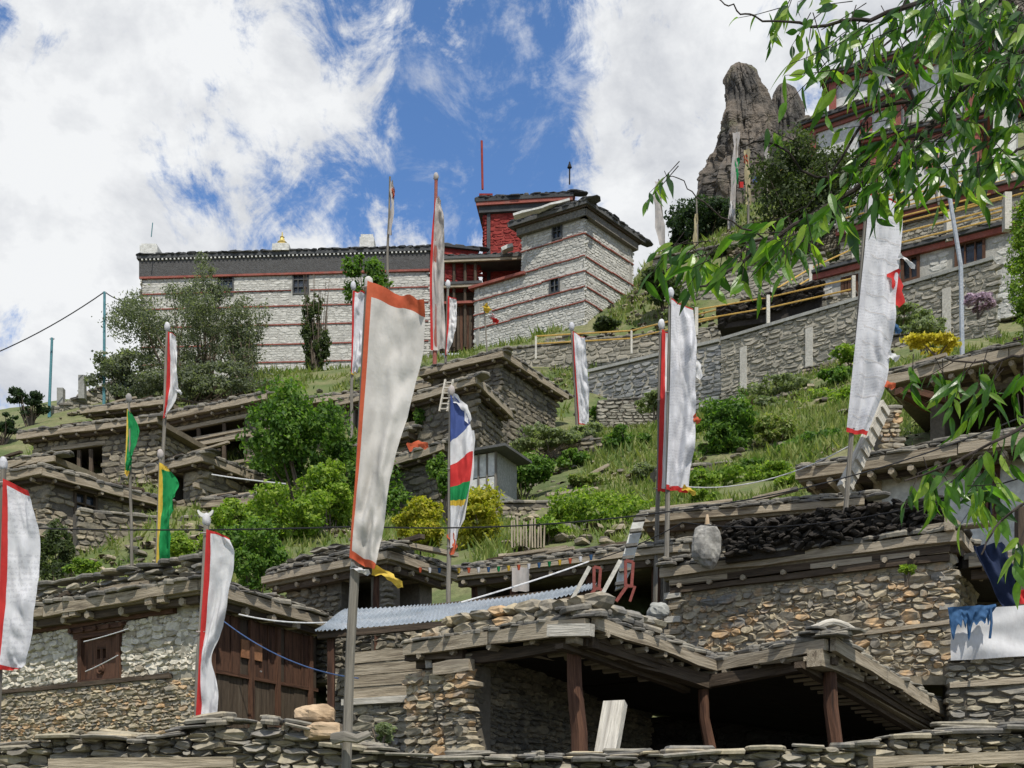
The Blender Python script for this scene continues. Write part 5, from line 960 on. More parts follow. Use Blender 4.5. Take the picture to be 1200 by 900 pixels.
banner('dark green flag on a slim pole in front of the village houses', 32, ((151, 470), (155, 665)), [(150, 480), (149, 510), (148, 540), (147, 556)], [(153, 483), (164, 505), (159, 530), (156, 545), (151, 560)], amp=.1, kx=1, bw=.12, bt=.02, bb=.12, cm='cloth_green', bm='cloth_yellow', pr=.05, seed=5)
banner('green banner edged in yellow, standing above the left stone house', 25, ((188, 536), (184, 668)), [(188, 543), (187, 580), (186, 620), (184, 664)], [(196, 547), (209, 566), (206, 590), (202, 620), (203, 660)], amp=.1, kx=1, bw=.2, bt=.1, bb=.0, cm='cloth_green', bm='cloth_yellow', pr=.05, seed=6)
banner('striped blue, white, red and green banner with pale fly edge', 19.5, ((529, 462), (525, 708)), [(528, 465), (528, 520), (528, 580), (528, 644)], [(532, 466), (545, 480), (553, 510), (553, 560), (540, 610), (534, 640)], amp=.08, kx=1, bands=[(.33, 'cloth_blue'), (.48, 'cloth'), (.63, 'cloth_red'), (.71, 'cloth_green'), (.74, 'cloth_yellow'), (1.1, 'cloth')], pr=.05, seed=7, tails=[([(530, 465), (540, 473), (547, 482), (549, 497)], 9, 'cloth'), ([(527, 625), (532, 640), (528, 650)], 8, 'cloth_orange'), ([(551, 505), (552, 540), (546, 580), (538, 620)], 9, 'cloth'), ([(478, 525), (490, 520), (502, 524)], 9, 'cloth_orange')])
banner('white banner with red top, behind and left of the largest banner', 45, ((414, 338), (412, 480)), [(414, 342), (413, 380), (412, 440)], [(431, 344), (430, 380), (428, 415), (418, 440)], amp=.15, kx=1.2, bw=.12, bt=.03, bb=.03, pr=.07, botm='cloth_yellow', seed=8, cm='cloth_print')
banner('tall old grey banner wound on its pole beside the timber gallery', 58, ((511, 210), (509, 425)), [(510, 235), (506, 280), (504, 330), (505, 412)], [(517, 236), (521, 270), (520, 330), (523, 412)], amp=.2, kx=1.1, bw=.16, bt=0, bb=0, cm='cloth_grey', pr=.12, seed=9, pole_m='red_line')
banner('short white red-edged banner right of the old grey one', 54, ((525, 336), (522, 430)), [(525, 348), (524, 380), (522, 418)], [(535, 351), (535, 385), (526, 415)], amp=.15, kx=1.2, bw=.2, bt=.03, bb=.02, pr=.08, seed=10)
banner('narrow white banner with red hem against the cool grey retaining wall', 42, ((670, 386), (678, 520)), [(671, 389), (673, 430), (676, 470), (678, 498)], [(685, 397), (688, 430), (690, 470), (690, 499)], amp=.12, kx=1.1, bw=.08, bt=.01, bb=.03, pr=.07, seed=11, cm='cloth_print')
banner('slim white red-edged banner half hidden behind the taller centre-right banner', 21.5, ((775, 384), (768, 700)), [(775, 388), (774, 440), (772, 500), (770, 577)], [(786, 392), (786, 440), (785, 500), (781, 577)], amp=.06, kx=1, bw=.4, bt=.02, bb=.03, pr=.05, seed=12)
banner('tall bright white banner with red hem, centre right above the ladder', 20.6, ((786, 347), (781, 690)), [(786, 352), (785, 420), (783, 500), (780, 575)], [(812, 362), (816, 400), (814, 440), (815, 490), (810, 540), (806, 578)], amp=.11, kx=1.8, bw=.02, bt=.01, bb=.045, pr=.055, seed=13, cm='cloth_print', tails=[([(812, 420), (818, 428), (820, 445)], 8, 'cloth'), ([(812, 488), (820, 495)], 8, 'cloth_orange'), ([(800, 571), (808, 574), (815, 580)], 6, 'cloth_yellow')])
rF, gF = banner('longest white prayer banner with faint printed panels, right of centre', 20.2, ((1017, 226), (990, 600)), [(1017, 230), (1012, 290), (1005, 360), (998, 430), (990, 508)], [(1057, 238), (1056, 290), (1048, 350), (1043, 410), (1036, 455), (1014, 512)], amp=.08, kx=1.6, bw=.02, bt=.01, bb=.03, pr=.055, seed=14, cm='cloth_print',
   tails=[([(1053, 300), (1062, 304), (1072, 315)], 5, 'cloth'), ([(1043, 378), (1050, 383), (1054, 391)], 8, 'cloth_brightblue'), ([(1030, 452), (1040, 450), (1049, 454)], 9, 'cloth_orange'), ([(1040, 415), (1048, 418), (1053, 421)], 9, 'cloth'), ([(1046, 318), (1052, 335), (1054, 360)], 14, 'cloth_red')])
cres = MB(); cc = P(241, 604, 10.6); rr_ = .075; V = []
for k in range(13):
    a = math.pi * (1.05 + .9 * k / 12); t = .012 + .02 * math.sin(math.pi * k / 12)
    for r0 in (rr_ - t, rr_ + t * .3):
        for y in (-.012, .012): V.append((cc.x + math.cos(a) * r0, cc.y + y, cc.z + .06 + math.sin(a) * r0))
cres.add(V, [q for i in range(12) for q in ((4*i, 4*i+4, 4*i+5, 4*i+1), (4*i+2, 4*i+3, 4*i+7, 4*i+6), (4*i, 4*i+2, 4*i+6, 4*i+4), (4*i+1, 4*i+5, 4*i+7, 4*i+3))] + [(0, 1, 3, 2), (48, 50, 51, 49)]); cres.build('crescent_finial', M['plaster'], rB3)
# printed lines on that banner: stitched panel seams
mb = MB(); w_ = .007
for vv in (.12, .2, .28, .36, .44, .5, .57, .64, .71, .78, .86, .93):
    j = int(vv * 72); row = gF[j]; V = []
    for i in range(4, 24): V += [tuple(row[i] + Vector((0, -.012, 0))), tuple(row[i] + Vector((0, -.012, -.009)))]
    mb.add(V, [(2 * i, 2 * i + 1, 2 * i + 3, 2 * i + 2) for i in range(19)])
mb.build('panel_seams', M['cloth_grey'], rF, kind='stuff')
def flag(label, Y, top, bot, quads, pr=.05, pm='wood_pole', group='small flags on thin poles', name='flag_pole', cat='flag pole'):
    a = P(*top, Y); b = P(*bot, Y); gz = T(b.x, b.y); root = thing(name, label, cat, (b.x, b.y, min(b.z, gz)), group); m = MB(); tube(m, [a, (a + b) / 2 + Vector((pr * .4, 0, 0)), b] + ([Vector((b.x, b.y, gz - .2))] if gz < b.z - .3 else []), pr * .6, pr, n=6); m.build('pole', M[pm], root)
    for pts, wpx, mm in quads:
        g2 = []; n = 8
        for k in range(n + 1):
            c = interp(pts, k / n); c2 = interp(pts, min(1, k / n + .06)) if k < n else c; c1 = interp(pts, max(0, k / n - .06)); dx, dy = c2[0] - c1[0], c2[1] - c1[1]; L_ = math.hypot(dx, dy) or 1; nx, ny = -dy / L_, dx / L_; ww = wpx / 2 * (1 + .3 * math.sin(k * 1.9 + wpx))
            g2.append([P(c[0] + nx * ww * s, c[1] + ny * ww * s, Y - .1) + Vector((0, .12 * math.sin(k * 1.1 + s * 2.5), 0)) for s in (-1, -.3, .3, 1)])
        sheet('flag', M[mm], g2, root)
    return root
flag('thin pole with a small yellow, red and white flag in front of the tower', 55, (567, 355), (572, 440), [([(568, 357), (573, 366)], 7, 'cloth_yellow'), ([(573, 366), (578, 373)], 7, 'cloth'), ([(575, 370), (583, 378)], 5, 'cloth_red')], .05)
flag('pole with faded reddish rags left of the old grey banner', 66, (457, 207), (454, 295), [([(459, 212), (460, 240), (457, 275)], 4, 'cloth_grey'), ([(461, 220), (461, 232)], 3, 'cloth_orange')], .09)
flag('pole with ragged greyish white flag on the skyline right of the tower', 68, (772, 210), (779, 296), [([(772, 212), (771, 240), (776, 288)], 9, 'cloth_grey')], .07)
flag('tall prayer pole wrapped in pale green and white cloth near the rock', 76, (864, 148), (855, 290), [([(863, 155), (861, 200), (856, 275)], 7, 'cloth_grey'), ([(864, 185), (862, 215)], 5, 'cloth_green'), ([(859, 235), (857, 255)], 5, 'cloth')], .1)
flag('prayer pole wrapped in yellow cloth near the rock', 74, (875, 168), (877, 280), [([(875, 175), (876, 200), (877, 240)], 6, 'cloth_faded'), ([(873, 182), (875, 192)], 4, 'cloth_orange')], .1)
flag('short prayer pole right of the yellow wrapped one', 76, (898, 150), (899, 220), [([(898, 158), (899, 190)], 4, 'cloth_grey')], .07)
flag('low prayer pole with pale orange cloth at the left of the prayer poles', 74, (816, 232), (817, 300), [([(816, 250), (814, 290)], 4, 'cloth_faded')], .08)
rr = thing('prayer_flag_line', 'sagging line of small coloured prayer flags between the prayer poles', 'prayer flags', P(880, 210, 75)); m = MB(); pts = [P(866 + k * 8, 213 - 20 * k / 9 + 3 * math.sin(k / 9 * math.pi) * -1, 75) for k in range(10)]; tube(m, pts, .02, n=4); m.build('line', M['wire'], rr)
for k, p in enumerate(pts): m = MB(); hexa(m, [p + Vector((x, y, z)) for z in (-.4, 0) for x, y in ((0, 0), (.3, 0), (.3, .02), (0, .02))]); m.build('prayer_flag', M[['cloth_red', 'cloth_yellow', 'cloth_blue', 'cloth', 'cloth_green'][k % 5]], rr)
def pole(label, Y, top, bot, r, m, name='pole', group=None, cat='pole', ins=False):
    a = P(*top, Y); b = P(*bot, Y); gz = T(b.x, b.y); root = thing(name, label, cat, b, group); mb = MB(); tube(mb, [a, b, Vector((b.x + (b.x - a.x) * .1, b.y, min(b.z - .3, gz)))], r * .8, r, n=8); mb.build('shaft', M[m], root)
    mb = MB(); tube(mb, [a - Vector((.12 if ins else .03, 0, .05)), a + Vector((.12 if ins else .03, 0, -.05))], .04, n=6); mb.build('insulator', M['steel'], root); return a
tp1 = pole('teal utility pole left of the monastery, taller of two', 60, (122.5, 342), (122, 440), .09, 'teal', 'utility_pole', 'utility poles on the left skyline', ins=True)
tp2 = pole('shorter teal utility pole beside the juniper', 60, (61, 396), (58, 470), .09, 'teal', 'utility_pole', 'utility poles on the left skyline', ins=True)
pole('slanting pale steel pole crossing the yellow railings', 40, (1107, 195), (1126, 312), .09, 'steel', 'steel_pole')
for px, y0, y1, k in ((398, 375, 540, 0), (393, 415, 500, 1)): pass
def wire(label, pts, r=.012, m='wire', name='overhead_wire', cat='wire'):
    mb = MB(); tube(mb, pts, r, n=5); return tag(mb.build(name, M[m]), label, cat)
def sag(a, b, s, n=14): return [a + (b - a) * (k / n) + Vector((0, 0, -s * 4 * (k / n) * (1 - k / n))) for k in range(n + 1)]
wire('overhead wire falling from the taller teal pole to the left edge', sag(P(-60, 434, 58), tp1, .4), .03); wire('overhead wire from the taller teal pole to the monastery wall', sag(tp1, P(163, 352, 78), .3), .03)
wire('long dark wire crossing the whole picture above the foreground roofs', sag(P(-40, 617, 16), P(420, 617, 16), .05) + sag(P(420, 617, 16), P(780, 600, 16.5), .1)[1:] + sag(P(780, 600, 16.5), P(1240, 470, 17), .25)[1:], .011)
wire('short pale wire from the small village house to the big round bush', sag(P(248, 556, 34), P(335, 567, 34), .02), .02, 'wire_white')
wire('thin pale wire sagging over the green slope on the right', sag(P(800, 570, 24), P(1000, 520, 22), .3), .012, 'wire_white')
wire('blue cable sagging from the left house eave across the plank facade', sag(P(262, 728, 17), P(420, 795, 15), .16), .009, 'wire_blue')
wire('white twisted cord under the right eave of the left house', sag(P(280, 720, 18.2), P(392, 729, 17.5), .06), .012, 'wire_white')
wire('pale string across the carved shutter, upper of two', sag(P(98, 752, 17.7), P(150, 737, 17.2), .01), .008, 'wire_white'); wire('pale string across the carved shutter, lower of two', sag(P(100, 787, 17.7), P(138, 768, 17.2), .01), .008, 'wire_white')
wire('taut white string rising from the tin roof towards the notched ladder', sag(P(540, 706, 16), P(690, 658, 18), .02), .012, 'wire_white')
wire('black wire climbing to the right past the notched ladder', sag(P(700, 655, 18), P(800, 612, 17.5), .05) + sag(P(800, 612, 17.5), P(1240, 545, 12), .3)[1:], .009)
rr = thing('light_string', 'string of small coloured bulbs under the slab eave behind the tin roof', 'light string', P(580, 662, 20.3)); pts = sag(P(470, 664, 20.6), P(705, 648, 19.5), .12, 20); m = MB(); tube(m, pts, .007, n=4); m.build('cord', M['wire'], rr)
for k in range(1, 20): m = MB(); p = pts[k]; tube(m, [p, p - Vector((0, 0, .045)), p - Vector((0, 0, .09))], .035, .018, n=6); m.build('bulb', M[['cloth_green', 'cloth_yellow', 'cloth_orange', 'cloth', 'cloth_brightblue'][k % 5]], rr)
# tarps
def tarp(label, corners, Y, m, seed, amp=.05, nv=14, nu=18, torn=0, name='tarp', r=.0):
    (tl, tr, br, bl) = corners; g = []
    for j in range(nv + 1):
        v = j / nv; row = []
        for i in range(nu + 1):
            u = i / nu; x = tl[0] * (1 - u) * (1 - v) + tr[0] * u * (1 - v) + br[0] * u * v + bl[0] * (1 - u) * v; y = tl[1] * (1 - u) * (1 - v) + tr[1] * u * (1 - v) + br[1] * u * v + bl[1] * (1 - u) * v
            if torn: y += torn * v * (mnoise.noise(Vector((u * 9, seed, 0))) * 1.5); x += torn * .15 * v * mnoise.noise(Vector((u * 7, seed + 4, 0)))
            row.append(P(x, y, Y) + Vector((0, -amp * (mnoise.noise(Vector((u * 3, v * 3, seed))) * 1.5 + .4 * math.sin(u * 20 + v * 6) * (1 - v)), 0)))
        g.append(row)
    o = sheet(name, M[m], g); return tag(o, label, 'tarp')
tarp('white tarp hanging over the stone wall at the right edge', ((1114, 716), (1260, 704), (1262, 766), (1114, 774)), 15.35, 'cloth', 3, .05)
tarp('torn blue tarp fringe hanging over the white tarp', ((1110, 712), (1166, 708), (1162, 730), (1114, 738)), 15.15, 'cloth_brightblue', 5, .06, torn=18, nu=40)
tarp('dark navy tarp hanging in folds under the right edge roof', ((1140, 640), (1172, 636), (1200, 700), (1178, 716)), 15.9, 'cloth_navy', 8, .14)
wire('blue frayed rope hanging down the white tarp', [P(1161, 712, 15.05), P(1162, 730, 15.05), P(1160, 748, 15.05)], .018, 'cloth_brightblue', 'rope', 'rope')
tarp('small red cloth at the far right under the navy tarp', ((1193, 690), (1215, 692), (1215, 712), (1196, 708)), 15.6, 'cloth_red', 9, .05)
# ============================================================ white house and roofs, right middle
kw2 = dict(low=False, nst=-1, mm='plaster', over=.7, roofth=.25, fh=.22, slabs=4, slabsize=.5, slabth=.045, nsl=110, joist=.42, joistr=.07, fascia='wood')
Hh, ws, z, rg, wr = house('white_house', 'whitewashed house with log-ended slab roof behind the right stone house', 'house', [(936, 552), (1340, 486)], 24.2, 0, zbot=4.5, back=5, holes=[(0, 946, 555, 1026, 600), (0, 1150, 546, 1172, 612)], **kw2)
frame_window(Hh, ws[0], (1150, 546, 1172, 612), 'wood_red', 'glass', 1, 2, .14, .06); m = MB(); p = ws[0].pt(1028, 560); beam(m, (p.x, p.y - .02, 6), (p.x, p.y - .02, z - .2), .14, .14); m.build('post', M['wood'], Hh)
kw2.update(mm='mortar', nst=60, wm='stone', ch=.14, over=.9)
Hh, ws, z, rg, wr = house('stone_shed', 'open stone shed with deep slab eave and slanting braces, above the white house', 'shed', [(1036, 442), (1350, 372)], 28, 0, zbot=P(1100, 540, 27).z, back=5, holes=[(0, 1052, 452, 1330, 500)], **kw2)
for a, b in (((1052, 458), (1088, 478)), ((1060, 456), (1110, 470))): m = MB(); beam(m, P(a[0], a[1], 27), P(b[0], b[1], 27.6), .16, .16, jit=.1); m.build('brace', M['wood_red'], Hh)
r_, w_ = free_wall('stone_pier', 'small stone pier under the left end of the slab eave', 'pier', P(1032, 478, 25), P(1053, 476, 25), 1.6, ch=.12, asp=1.6, sm='stone_warm', mm='mortar', nst=30, top=1)
m = thing('notched_ladder', 'pale notched log ladder leaning behind the foot of the longest banner', 'ladder', P(990, 575, 21))
def notched(root, a, b, w, th, steps, mm='wood_pale'):
    x, y, zz = rot_frame(a, b); L_ = (b - a).length; mb = MB(); beam(mb, a, b, th, w, jit=.05, seg=1); mb.build('log', M[mm], root)
    for k in range(steps): c = a + (b - a) * ((k + .5) / steps); s = MB(); f = -y if y.y > 0 else y; beam(s, c + f * (th * .5) - zz * w * .4, c + f * (th * .5) + zz * w * .4, .09, .07); s.build('step', M[mm], root)
notched(m, P(988, 575, 20.6), P(1036, 476, 21.4), .3, .12, 8)
for k, (a, b) in enumerate((((986, 508), (1000, 515)), ((989, 515), (993, 590)))): pass
# ============================================================ middle sheds behind the tin roof
kw3 = dict(low=False, nst=120, mm='mortar', wm='stone_dark', ch=.12, over=.3, roofth=.2, fh=.14, slabs=4, slabsize=.38, slabth=.04, nsl=150, joist=.5, joistr=.05, fascia='wood')
Ha, ws, z, rg, wr = house('stone_shed', 'low open shed with long slab roof behind the tin canopy', 'shed', [(530, 670), (806, 638)], 21.2, 1, zbot=4.4, back=4, holes=[(0, 545, 676, 790, 760)], **kw3)
posts(Ha, ws[0], (556, 600, 690, 768), 4.4, z - .3, 'wood_red', .08)
g = [[P(600 + i * 4, 665 + j * 7 , 21.9) + Vector((0, .05 * math.sin(i * 2), 0)) for i in range(6)] for j in range(5)]; tag(sheet('hung_cloth', M['cloth_grey'], g), 'grey green cloths hanging in the opening of the low open shed', 'cloth')
Hb, ws, z, rg, wr = house('stone_shed', 'slab roofed shed corner just left of the large aged banner', 'shed', [(312, 676), (455, 646), (530, 672)], 19.8, 1, zbot=4.2, back=0, holes=[(0, 400, 676, 448, 730), (1, 464, 672, 524, 730)], **kw3)
posts(Hb, ws[0], (443,), 4.2, z - .3, 'wood_red', .1); place(Hb, stones_on(Wall(rg[0], rg[1]), z + .05, lambda u: z + .12 + .3 * math.sin(min(1, u / 2.6) * 2.6), .08, 3, (), .3, proud=-.1), STONES, 'S', M['slate'], 'heaped_slab', 100, 'heaped_slabs')
Hc, ws, z, rg, wr = house('stone_shed', 'slab roof strip behind the black fuel heap, with tiny peaked slab stack', 'shed', [(752, 606), (1010, 584)], 23.5, 0, zbot=5, back=3, **kw3)
# tin canopy
TR = thing('tin_canopy', 'corrugated tin canopy on red posts between the plank facade and the open shed', 'canopy', P(500, 760, 16)); mb = MB(); nu, nv = 190, 6; g = []
for j in range(nv + 1):
    v = j / nv; row = []
    for i in range(nu + 1):
        u = i / nu; f = interp([(368, 739), (460, 733), (545, 722), (620, 708), (694, 690)], u); b = interp([(404, 714), (480, 710), (540, 705), (620, 696), (700, 683)], u)
        Yf = 15.6 + 1.2 * u; Yb = 17.9; pf, pb_ = P(f[0], f[1], Yf), P(b[0], b[1], Yb); p = pf * (1 - v) + pb_ * v; row.append(p + Vector((0, 0, .016 * math.sin(i * 2 * math.pi / 3.0) + .03 * mnoise.noise(Vector((u * 5, v * 2, 2))))))
    g.append(row)
sheet('tin_sheet', M['tin'], g, TR, smooth=False)
for a, b, mm in ((P(372, 745, 15.8), P(545, 730, 15.9), 'wood_dark'), (P(545, 731, 15.9), P(694, 697, 16.9), 'wood_dark'), (P(404, 724, 17.8), P(700, 690, 18), 'wood_dark')): m = MB(); beam(m, a, b, .1, .1); m.build('purlin', M[mm], TR)
for px, py, Y in ((388, 748, 15.9), (550, 730, 16), (692, 700, 16.9)): m = MB(); p = P(px, py, Y); beam(m, p, (p.x, p.y, 1.5), .1, .1); m.build('post', M['wood_red'], TR)
# back wall under the canopy, dark
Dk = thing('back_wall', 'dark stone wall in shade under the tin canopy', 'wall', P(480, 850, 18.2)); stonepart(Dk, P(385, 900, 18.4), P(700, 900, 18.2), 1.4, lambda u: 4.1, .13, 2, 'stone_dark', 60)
# weathered plank panel and low wall
PP = thing('plank_panel', 'weathered grey board panel on a low stone wall left of the open shed', 'panel', P(460, 830, 15.2)); wq = Wall(P(412, 900, 15.6), P(512, 900, 14.9)); zb_ = wq.uz(460, 817)[1]; zt_ = wq.uz(460, 760)[1]
for k in range(4): m = MB(); z0 = zb_ + (zt_ - zb_) * k / 4; wq.box(m, 0, wq.L, z0 + .006, z0 + (zt_ - zb_) / 4 - .006, -.04, .01 * (k % 2)); m.build('board', M['wood'], PP)
m = MB(); beam(m, wq.at(-.1, zb_ - .04, .05), wq.at(wq.L + .1, zb_ - .04, .05), .12, .09); m.build('sill_beam', M['wood_pale'], PP)
stonepart(PP, wq.at(0, 0), wq.at(wq.L, 0), .9, lambda u: zb_ - .09, .10, 2, 'stone', 80)
# notched curved ladder and red frames on the roof
m = thing('notched_ladder', 'whitened notched log ladder standing on the roofs beside the bright white banner', 'ladder', P(727, 690, 17.5))
prev = None; pts = [(726, 690), (733, 665), (740, 640), (748, 612), (753, 604)]; mb = MB(); V = []
for k in range(13):
    c = interp(pts, k / 12); p = P(c[0], c[1], 17.6 + k * .02); w2 = .085 if 1 < k < 12 else .06; V += [tuple(p + Vector((sx * w2 * 1.2, sy * .07, sx * .03))) for sx, sy in ((-1, -1), (1, -1), (1, 1), (-1, 1))]
mb.add(V, [(4 * i + k, 4 * i + (k + 1) % 4, 4 * i + 4 + (k + 1) % 4, 4 * i + 4 + k) for i in range(12) for k in range(4)] + [(0, 3, 2, 1), (48, 49, 50, 51)]); mb.build('log', M['plaster'], m)
for k in range(7): c = interp(pts, (k + .5) / 7); p = P(c[0], c[1], 17.5); s = MB(); beam(s, p - Vector((.09, 0, 0)), p + Vector((.09, 0, .02)), .12, .045); s.build('step', M['slate'], m)
for k, (ox, sc_) in enumerate(((0, .85), (32, 1))):
    m = thing('red_frame_stand', ['left smaller of two red metal frames with a white rail on the roof', 'right larger of two red metal frames with a white rail on the roof'][k], 'metal frame', P(690 + ox, 708, 16.5), 'red metal frames on the roof'); Y = 16.6; q = lambda x, y: P(668 + ox + (x) * sc_, 707 + (y) * sc_, Y)
    for nm, a, b, r_, mm in (('rail', (0, 0), (27, -50), .03, 'cloth'), ('frame_bar', (22, -2), (36, -22), .025, 'red_frame'), ('frame_bar', (33, -20), (33, -50), .022, 'red_frame'), ('frame_bar', (40, -20), (42, -48), .022, 'red_frame'), ('frame_bar', (33, -50), (42, -48), .022, 'red_frame'), ('frame_bar', (33, -20), (42, -20), .022, 'red_frame'), ('frame_bar', (38, -2), (44, -20), .02, 'red_frame')):
        mb = MB(); a_, b_ = q(*a), q(*b); beam(mb, a_, b_, r_ * 2, r_ * 2, jit=.02); mb.build(nm, M['concrete'] if mm == 'cloth' else M[mm], m)
boulder('plastic_bundle', 'round white and brown bundle lying on the slab roof beside the right house', 'bundle', tuple(P(771, 716, 15.6)), (.14, .12, .11), 'slab_pale', 8)
# ============================================================ FRONT WALL
FW = thing('field_wall', 'dry stone field wall of flat slabs along the bottom of the picture', 'wall', P(600, 1100, 9)); prof = [(-60, 886), (0, 882), (60, 866), (100, 862), (150, 872), (200, 866), (240, 850), (300, 846), (350, 852), (400, 876), (430, 882), (520, 889), (640, 892), (700, 893), (780, 886), (870, 882), (920, 876), (1010, 874), (1040, 868), (1110, 860), (1200, 856), (1270, 850)]
w = Wall(P(-60, 900, 9), P(1270, 900, 9)); zf = lambda u: CZ + (HY - np.interp(w.at(u, 0).x / 9 * F + CX, [p[0] for p in prof], [p[1] for p in prof])) / F * 9
mb = MB(); backing(mb, w, -.2, lambda u: zf(u) - .06, .5, []); mb.build('wall_core', M['mortar'], FW)
place(FW, stones_on(w, .9, zf, .065, 2.6, (), .24, wav=1.0, tall=.3, proud=.08), STONES, 'S', M['stone'], 'stone', 290, 'stonework'); chinks(FW, w, 1.2, zf, .04, 'stone', proud=.0)
it = []; t = 0
while t < w.L:
    ww = random.uniform(.14, .55) * random.choice((1, 1, .7)); nl = random.choice((1, 2, 3, 4))
    for l in range(nl):
        u = t + ww / 2 + random.uniform(-.06, .06); sl = (zf(u + .15) - zf(u - .15)) / .3 + random.uniform(-.18, .18); w1 = ww * random.uniform(.8, 1.15); it.append(mtx(w.at(u, zf(u) + .01 + .026 * l, .0 - .1 * l + random.uniform(-.05, .05)), w.u * w1 + Vector((0, 0, sl * w1)), -w.n * random.uniform(.3, .5) + Vector((0, 0, random.uniform(-.03, .06))), Vector((0, 0, random.uniform(.016, .042)))))
    t += ww * .85
place(FW, it, SLABS, 'SL', [M['slate'], M['stone'], M['slate'], M['stone_warm']], 'cap_slab', 120, 'cap_slabs')
boulder('boulder', 'sandy brown boulder, upper of two on the field wall beside the big pole', 'boulder', tuple(P(371, 838, 9.2)), (.16, .14, .085), 'boulder', 11, 'sandy boulders on the field wall'); boulder('boulder', 'sandy brown boulder, lower of two on the field wall beside the big pole', 'boulder', tuple(P(382, 857, 8.95)), (.17, .13, .075), 'boulder', 17, 'sandy boulders on the field wall')
m = MB(); tube(m, [P(392, 866, 8.5), P(405, 863, 8.45), (P(418, 866, 8.45)), P(432, 860, 8.5)], .05, .03, n=8, jit=.15); tag(m.build('driftwood', M['wood_pole']), 'gnarled grey wood tied across the foot of the big pole', 'driftwood')
for a, b, lb in (((60, 897), (275, 893), 'long grey timber along the bottom edge of the field wall, left'), ((1020, 893), (1260, 884), 'long grey timber along the bottom edge of the field wall, right')): m = MB(); beam(m, P(*a, 8.72), P(*b, 8.72), .12, .09, jit=.1); tag(m.build('wall_timber', M['wood']), lb, 'timber')
m = MB(); p0, p1 = P(703, 925, 10.2), P(721, 824, 10.6); beam(m, p0 - (p1 - p0) * 1.2, p1, .10, .21, jit=.03, roll=math.pi / 2, seg=5); 
tag(m.build('leaning_board', M['wood_pale']), 'thick pale board leaning upright in front of the open shed', 'board')
# ============================================================ VEGETATION
def leaf_cloud(mb, lobes, n, s, seed, up=.25, shell=.55, flat=.0, gap=.18, asp=.5):
    r = np.random.default_rng(seed); L = np.array([(l[0][0], l[0][1], l[0][2], l[1][0], l[1][1], l[1][2]) for l in lobes]); vol = (L[:, 3] * L[:, 4] * L[:, 5]) ** (2 / 3); idx = r.choice(len(L), int(n * 1.35), p=vol / vol.sum()); N_ = len(idx)
    d = r.normal(size=(N_, 3)); d /= np.linalg.norm(d, axis=1)[:, None]; rad = shell + (1 - shell) * r.random(N_) ** .6; rad *= 1 + .12 * r.normal(size=N_) + (r.random(N_) < .06) * r.random(N_) * .5
    Pp = L[idx, :3] + d * L[idx, 3:] * rad[:, None]
    nz = np.array([mnoise.noise(Vector(p) * (1.1 / max(.3, float(L[:, 3].mean()) * .8))) for p in Pp]); keep = nz > -gap; Pp = Pp[keep][:n]; d = d[keep][:n]; N_ = len(Pp)
    nrm = d * .8 + r.normal(size=(N_, 3)) * .7 + np.array([0, 0, up]); nrm /= np.linalg.norm(nrm, axis=1)[:, None]; t = r.normal(size=(N_, 3)); t -= nrm * (t * nrm).sum(1)[:, None]; t /= np.linalg.norm(t, axis=1)[:, None]; b = np.cross(nrm, t)
    sz = s * r.uniform(.6, 1.4, N_)[:, None]; V = np.stack([Pp - t * sz, Pp - b * sz * asp, Pp + t * sz, Pp + b * sz * asp], 1).reshape(-1, 3); q = np.arange(N_ * 4).reshape(-1, 4); mb.add(V, q)
def plant(name, label, cat, px, py, rx, ry, Y, m, n=2600, s=.1, nl=14, seed=0, trunk=True, group=None, base=None, ry3=None, squash=1, stems=7, gap=.18, shell=.5, lobr=(.32, .5), asp=.5, bm='bark'):
    rn = random.Random(seed + 11); c = P(px, py, Y); RX, RZ = rx / F * Y, ry / F * Y; RY = ry3 or RX * .8; gz = T(c.x, c.y + RY * .0); bz = min(gz, c.z - RZ * .6) if base is None else base
    root = thing(name, label, cat, (c.x, c.y, bz), group); lobes = []
    for k in range(nl):
        while 1:
            d = Vector((rn.uniform(-1, 1), rn.uniform(-1, 1), rn.uniform(-1, 1)))
            if d.length < 1: break
        d *= .80; q = rn.uniform(lobr[0] * .62, lobr[1]); lobes.append(((c.x + d.x * RX, c.y + d.y * RY, c.z + d.z * RZ), (RX * q, RY * q, RZ * q * rn.uniform(.8, 1.1))))
    n = int(n * 1.25); s *= .86; mb = MB(); leaf_cloud(mb, lobes, n, s, seed, gap=gap, shell=shell, asp=asp); mb.build('crown', M[m], root)
    tb = MB()
    for k in range(stems):
        l = lobes[k % len(lobes)][0]; b0 = Vector((c.x + rn.uniform(-.15, .15) * RX, c.y, bz - .2)); mid = b0.lerp(Vector(l), .5) + Vector((rn.uniform(-.1, .1) * RX, 0, RZ * .05)); tube(tb, [b0, mid, l], .035 * Y / 35 * (1.6 if ry > 50 else 1), .01, n=5)
    tb.build('trunk' if cat == 'tree' else 'stems', M[bm], root); return root
G2 = 'round green bushes on the hillside'
plant('bush', 'big dark green rounded bush left of the largest banner', 'bush', 350, 505, 70, 60, 39, 'f_green', 9000, .10, 26, 1, group=G2)
plant('bush', 'bright lime bush overlapping the foot of the largest rounded bush', 'bush', 335, 605, 58, 42, 33, 'f_lime', 6500, .08, 22, 2, group=G2)
plant('bush', 'lime bush against the left side of the largest banner', 'bush', 388, 582, 42, 40, 34.5, 'f_lime', 5000, .08, 18, 3, group=G2)
plant('bush', 'dark green bush to the right of the narrow white banner top', 'bush', 300, 650, 46, 42, 27, 'f_green', 5000, .07, 16, 4, group=G2)
plant('bush', 'small lime bush right beside the yellow edged green banner', 'bush', 222, 642, 34, 24, 28, 'f_lime', 3000, .06, 12, 5, group=G2)
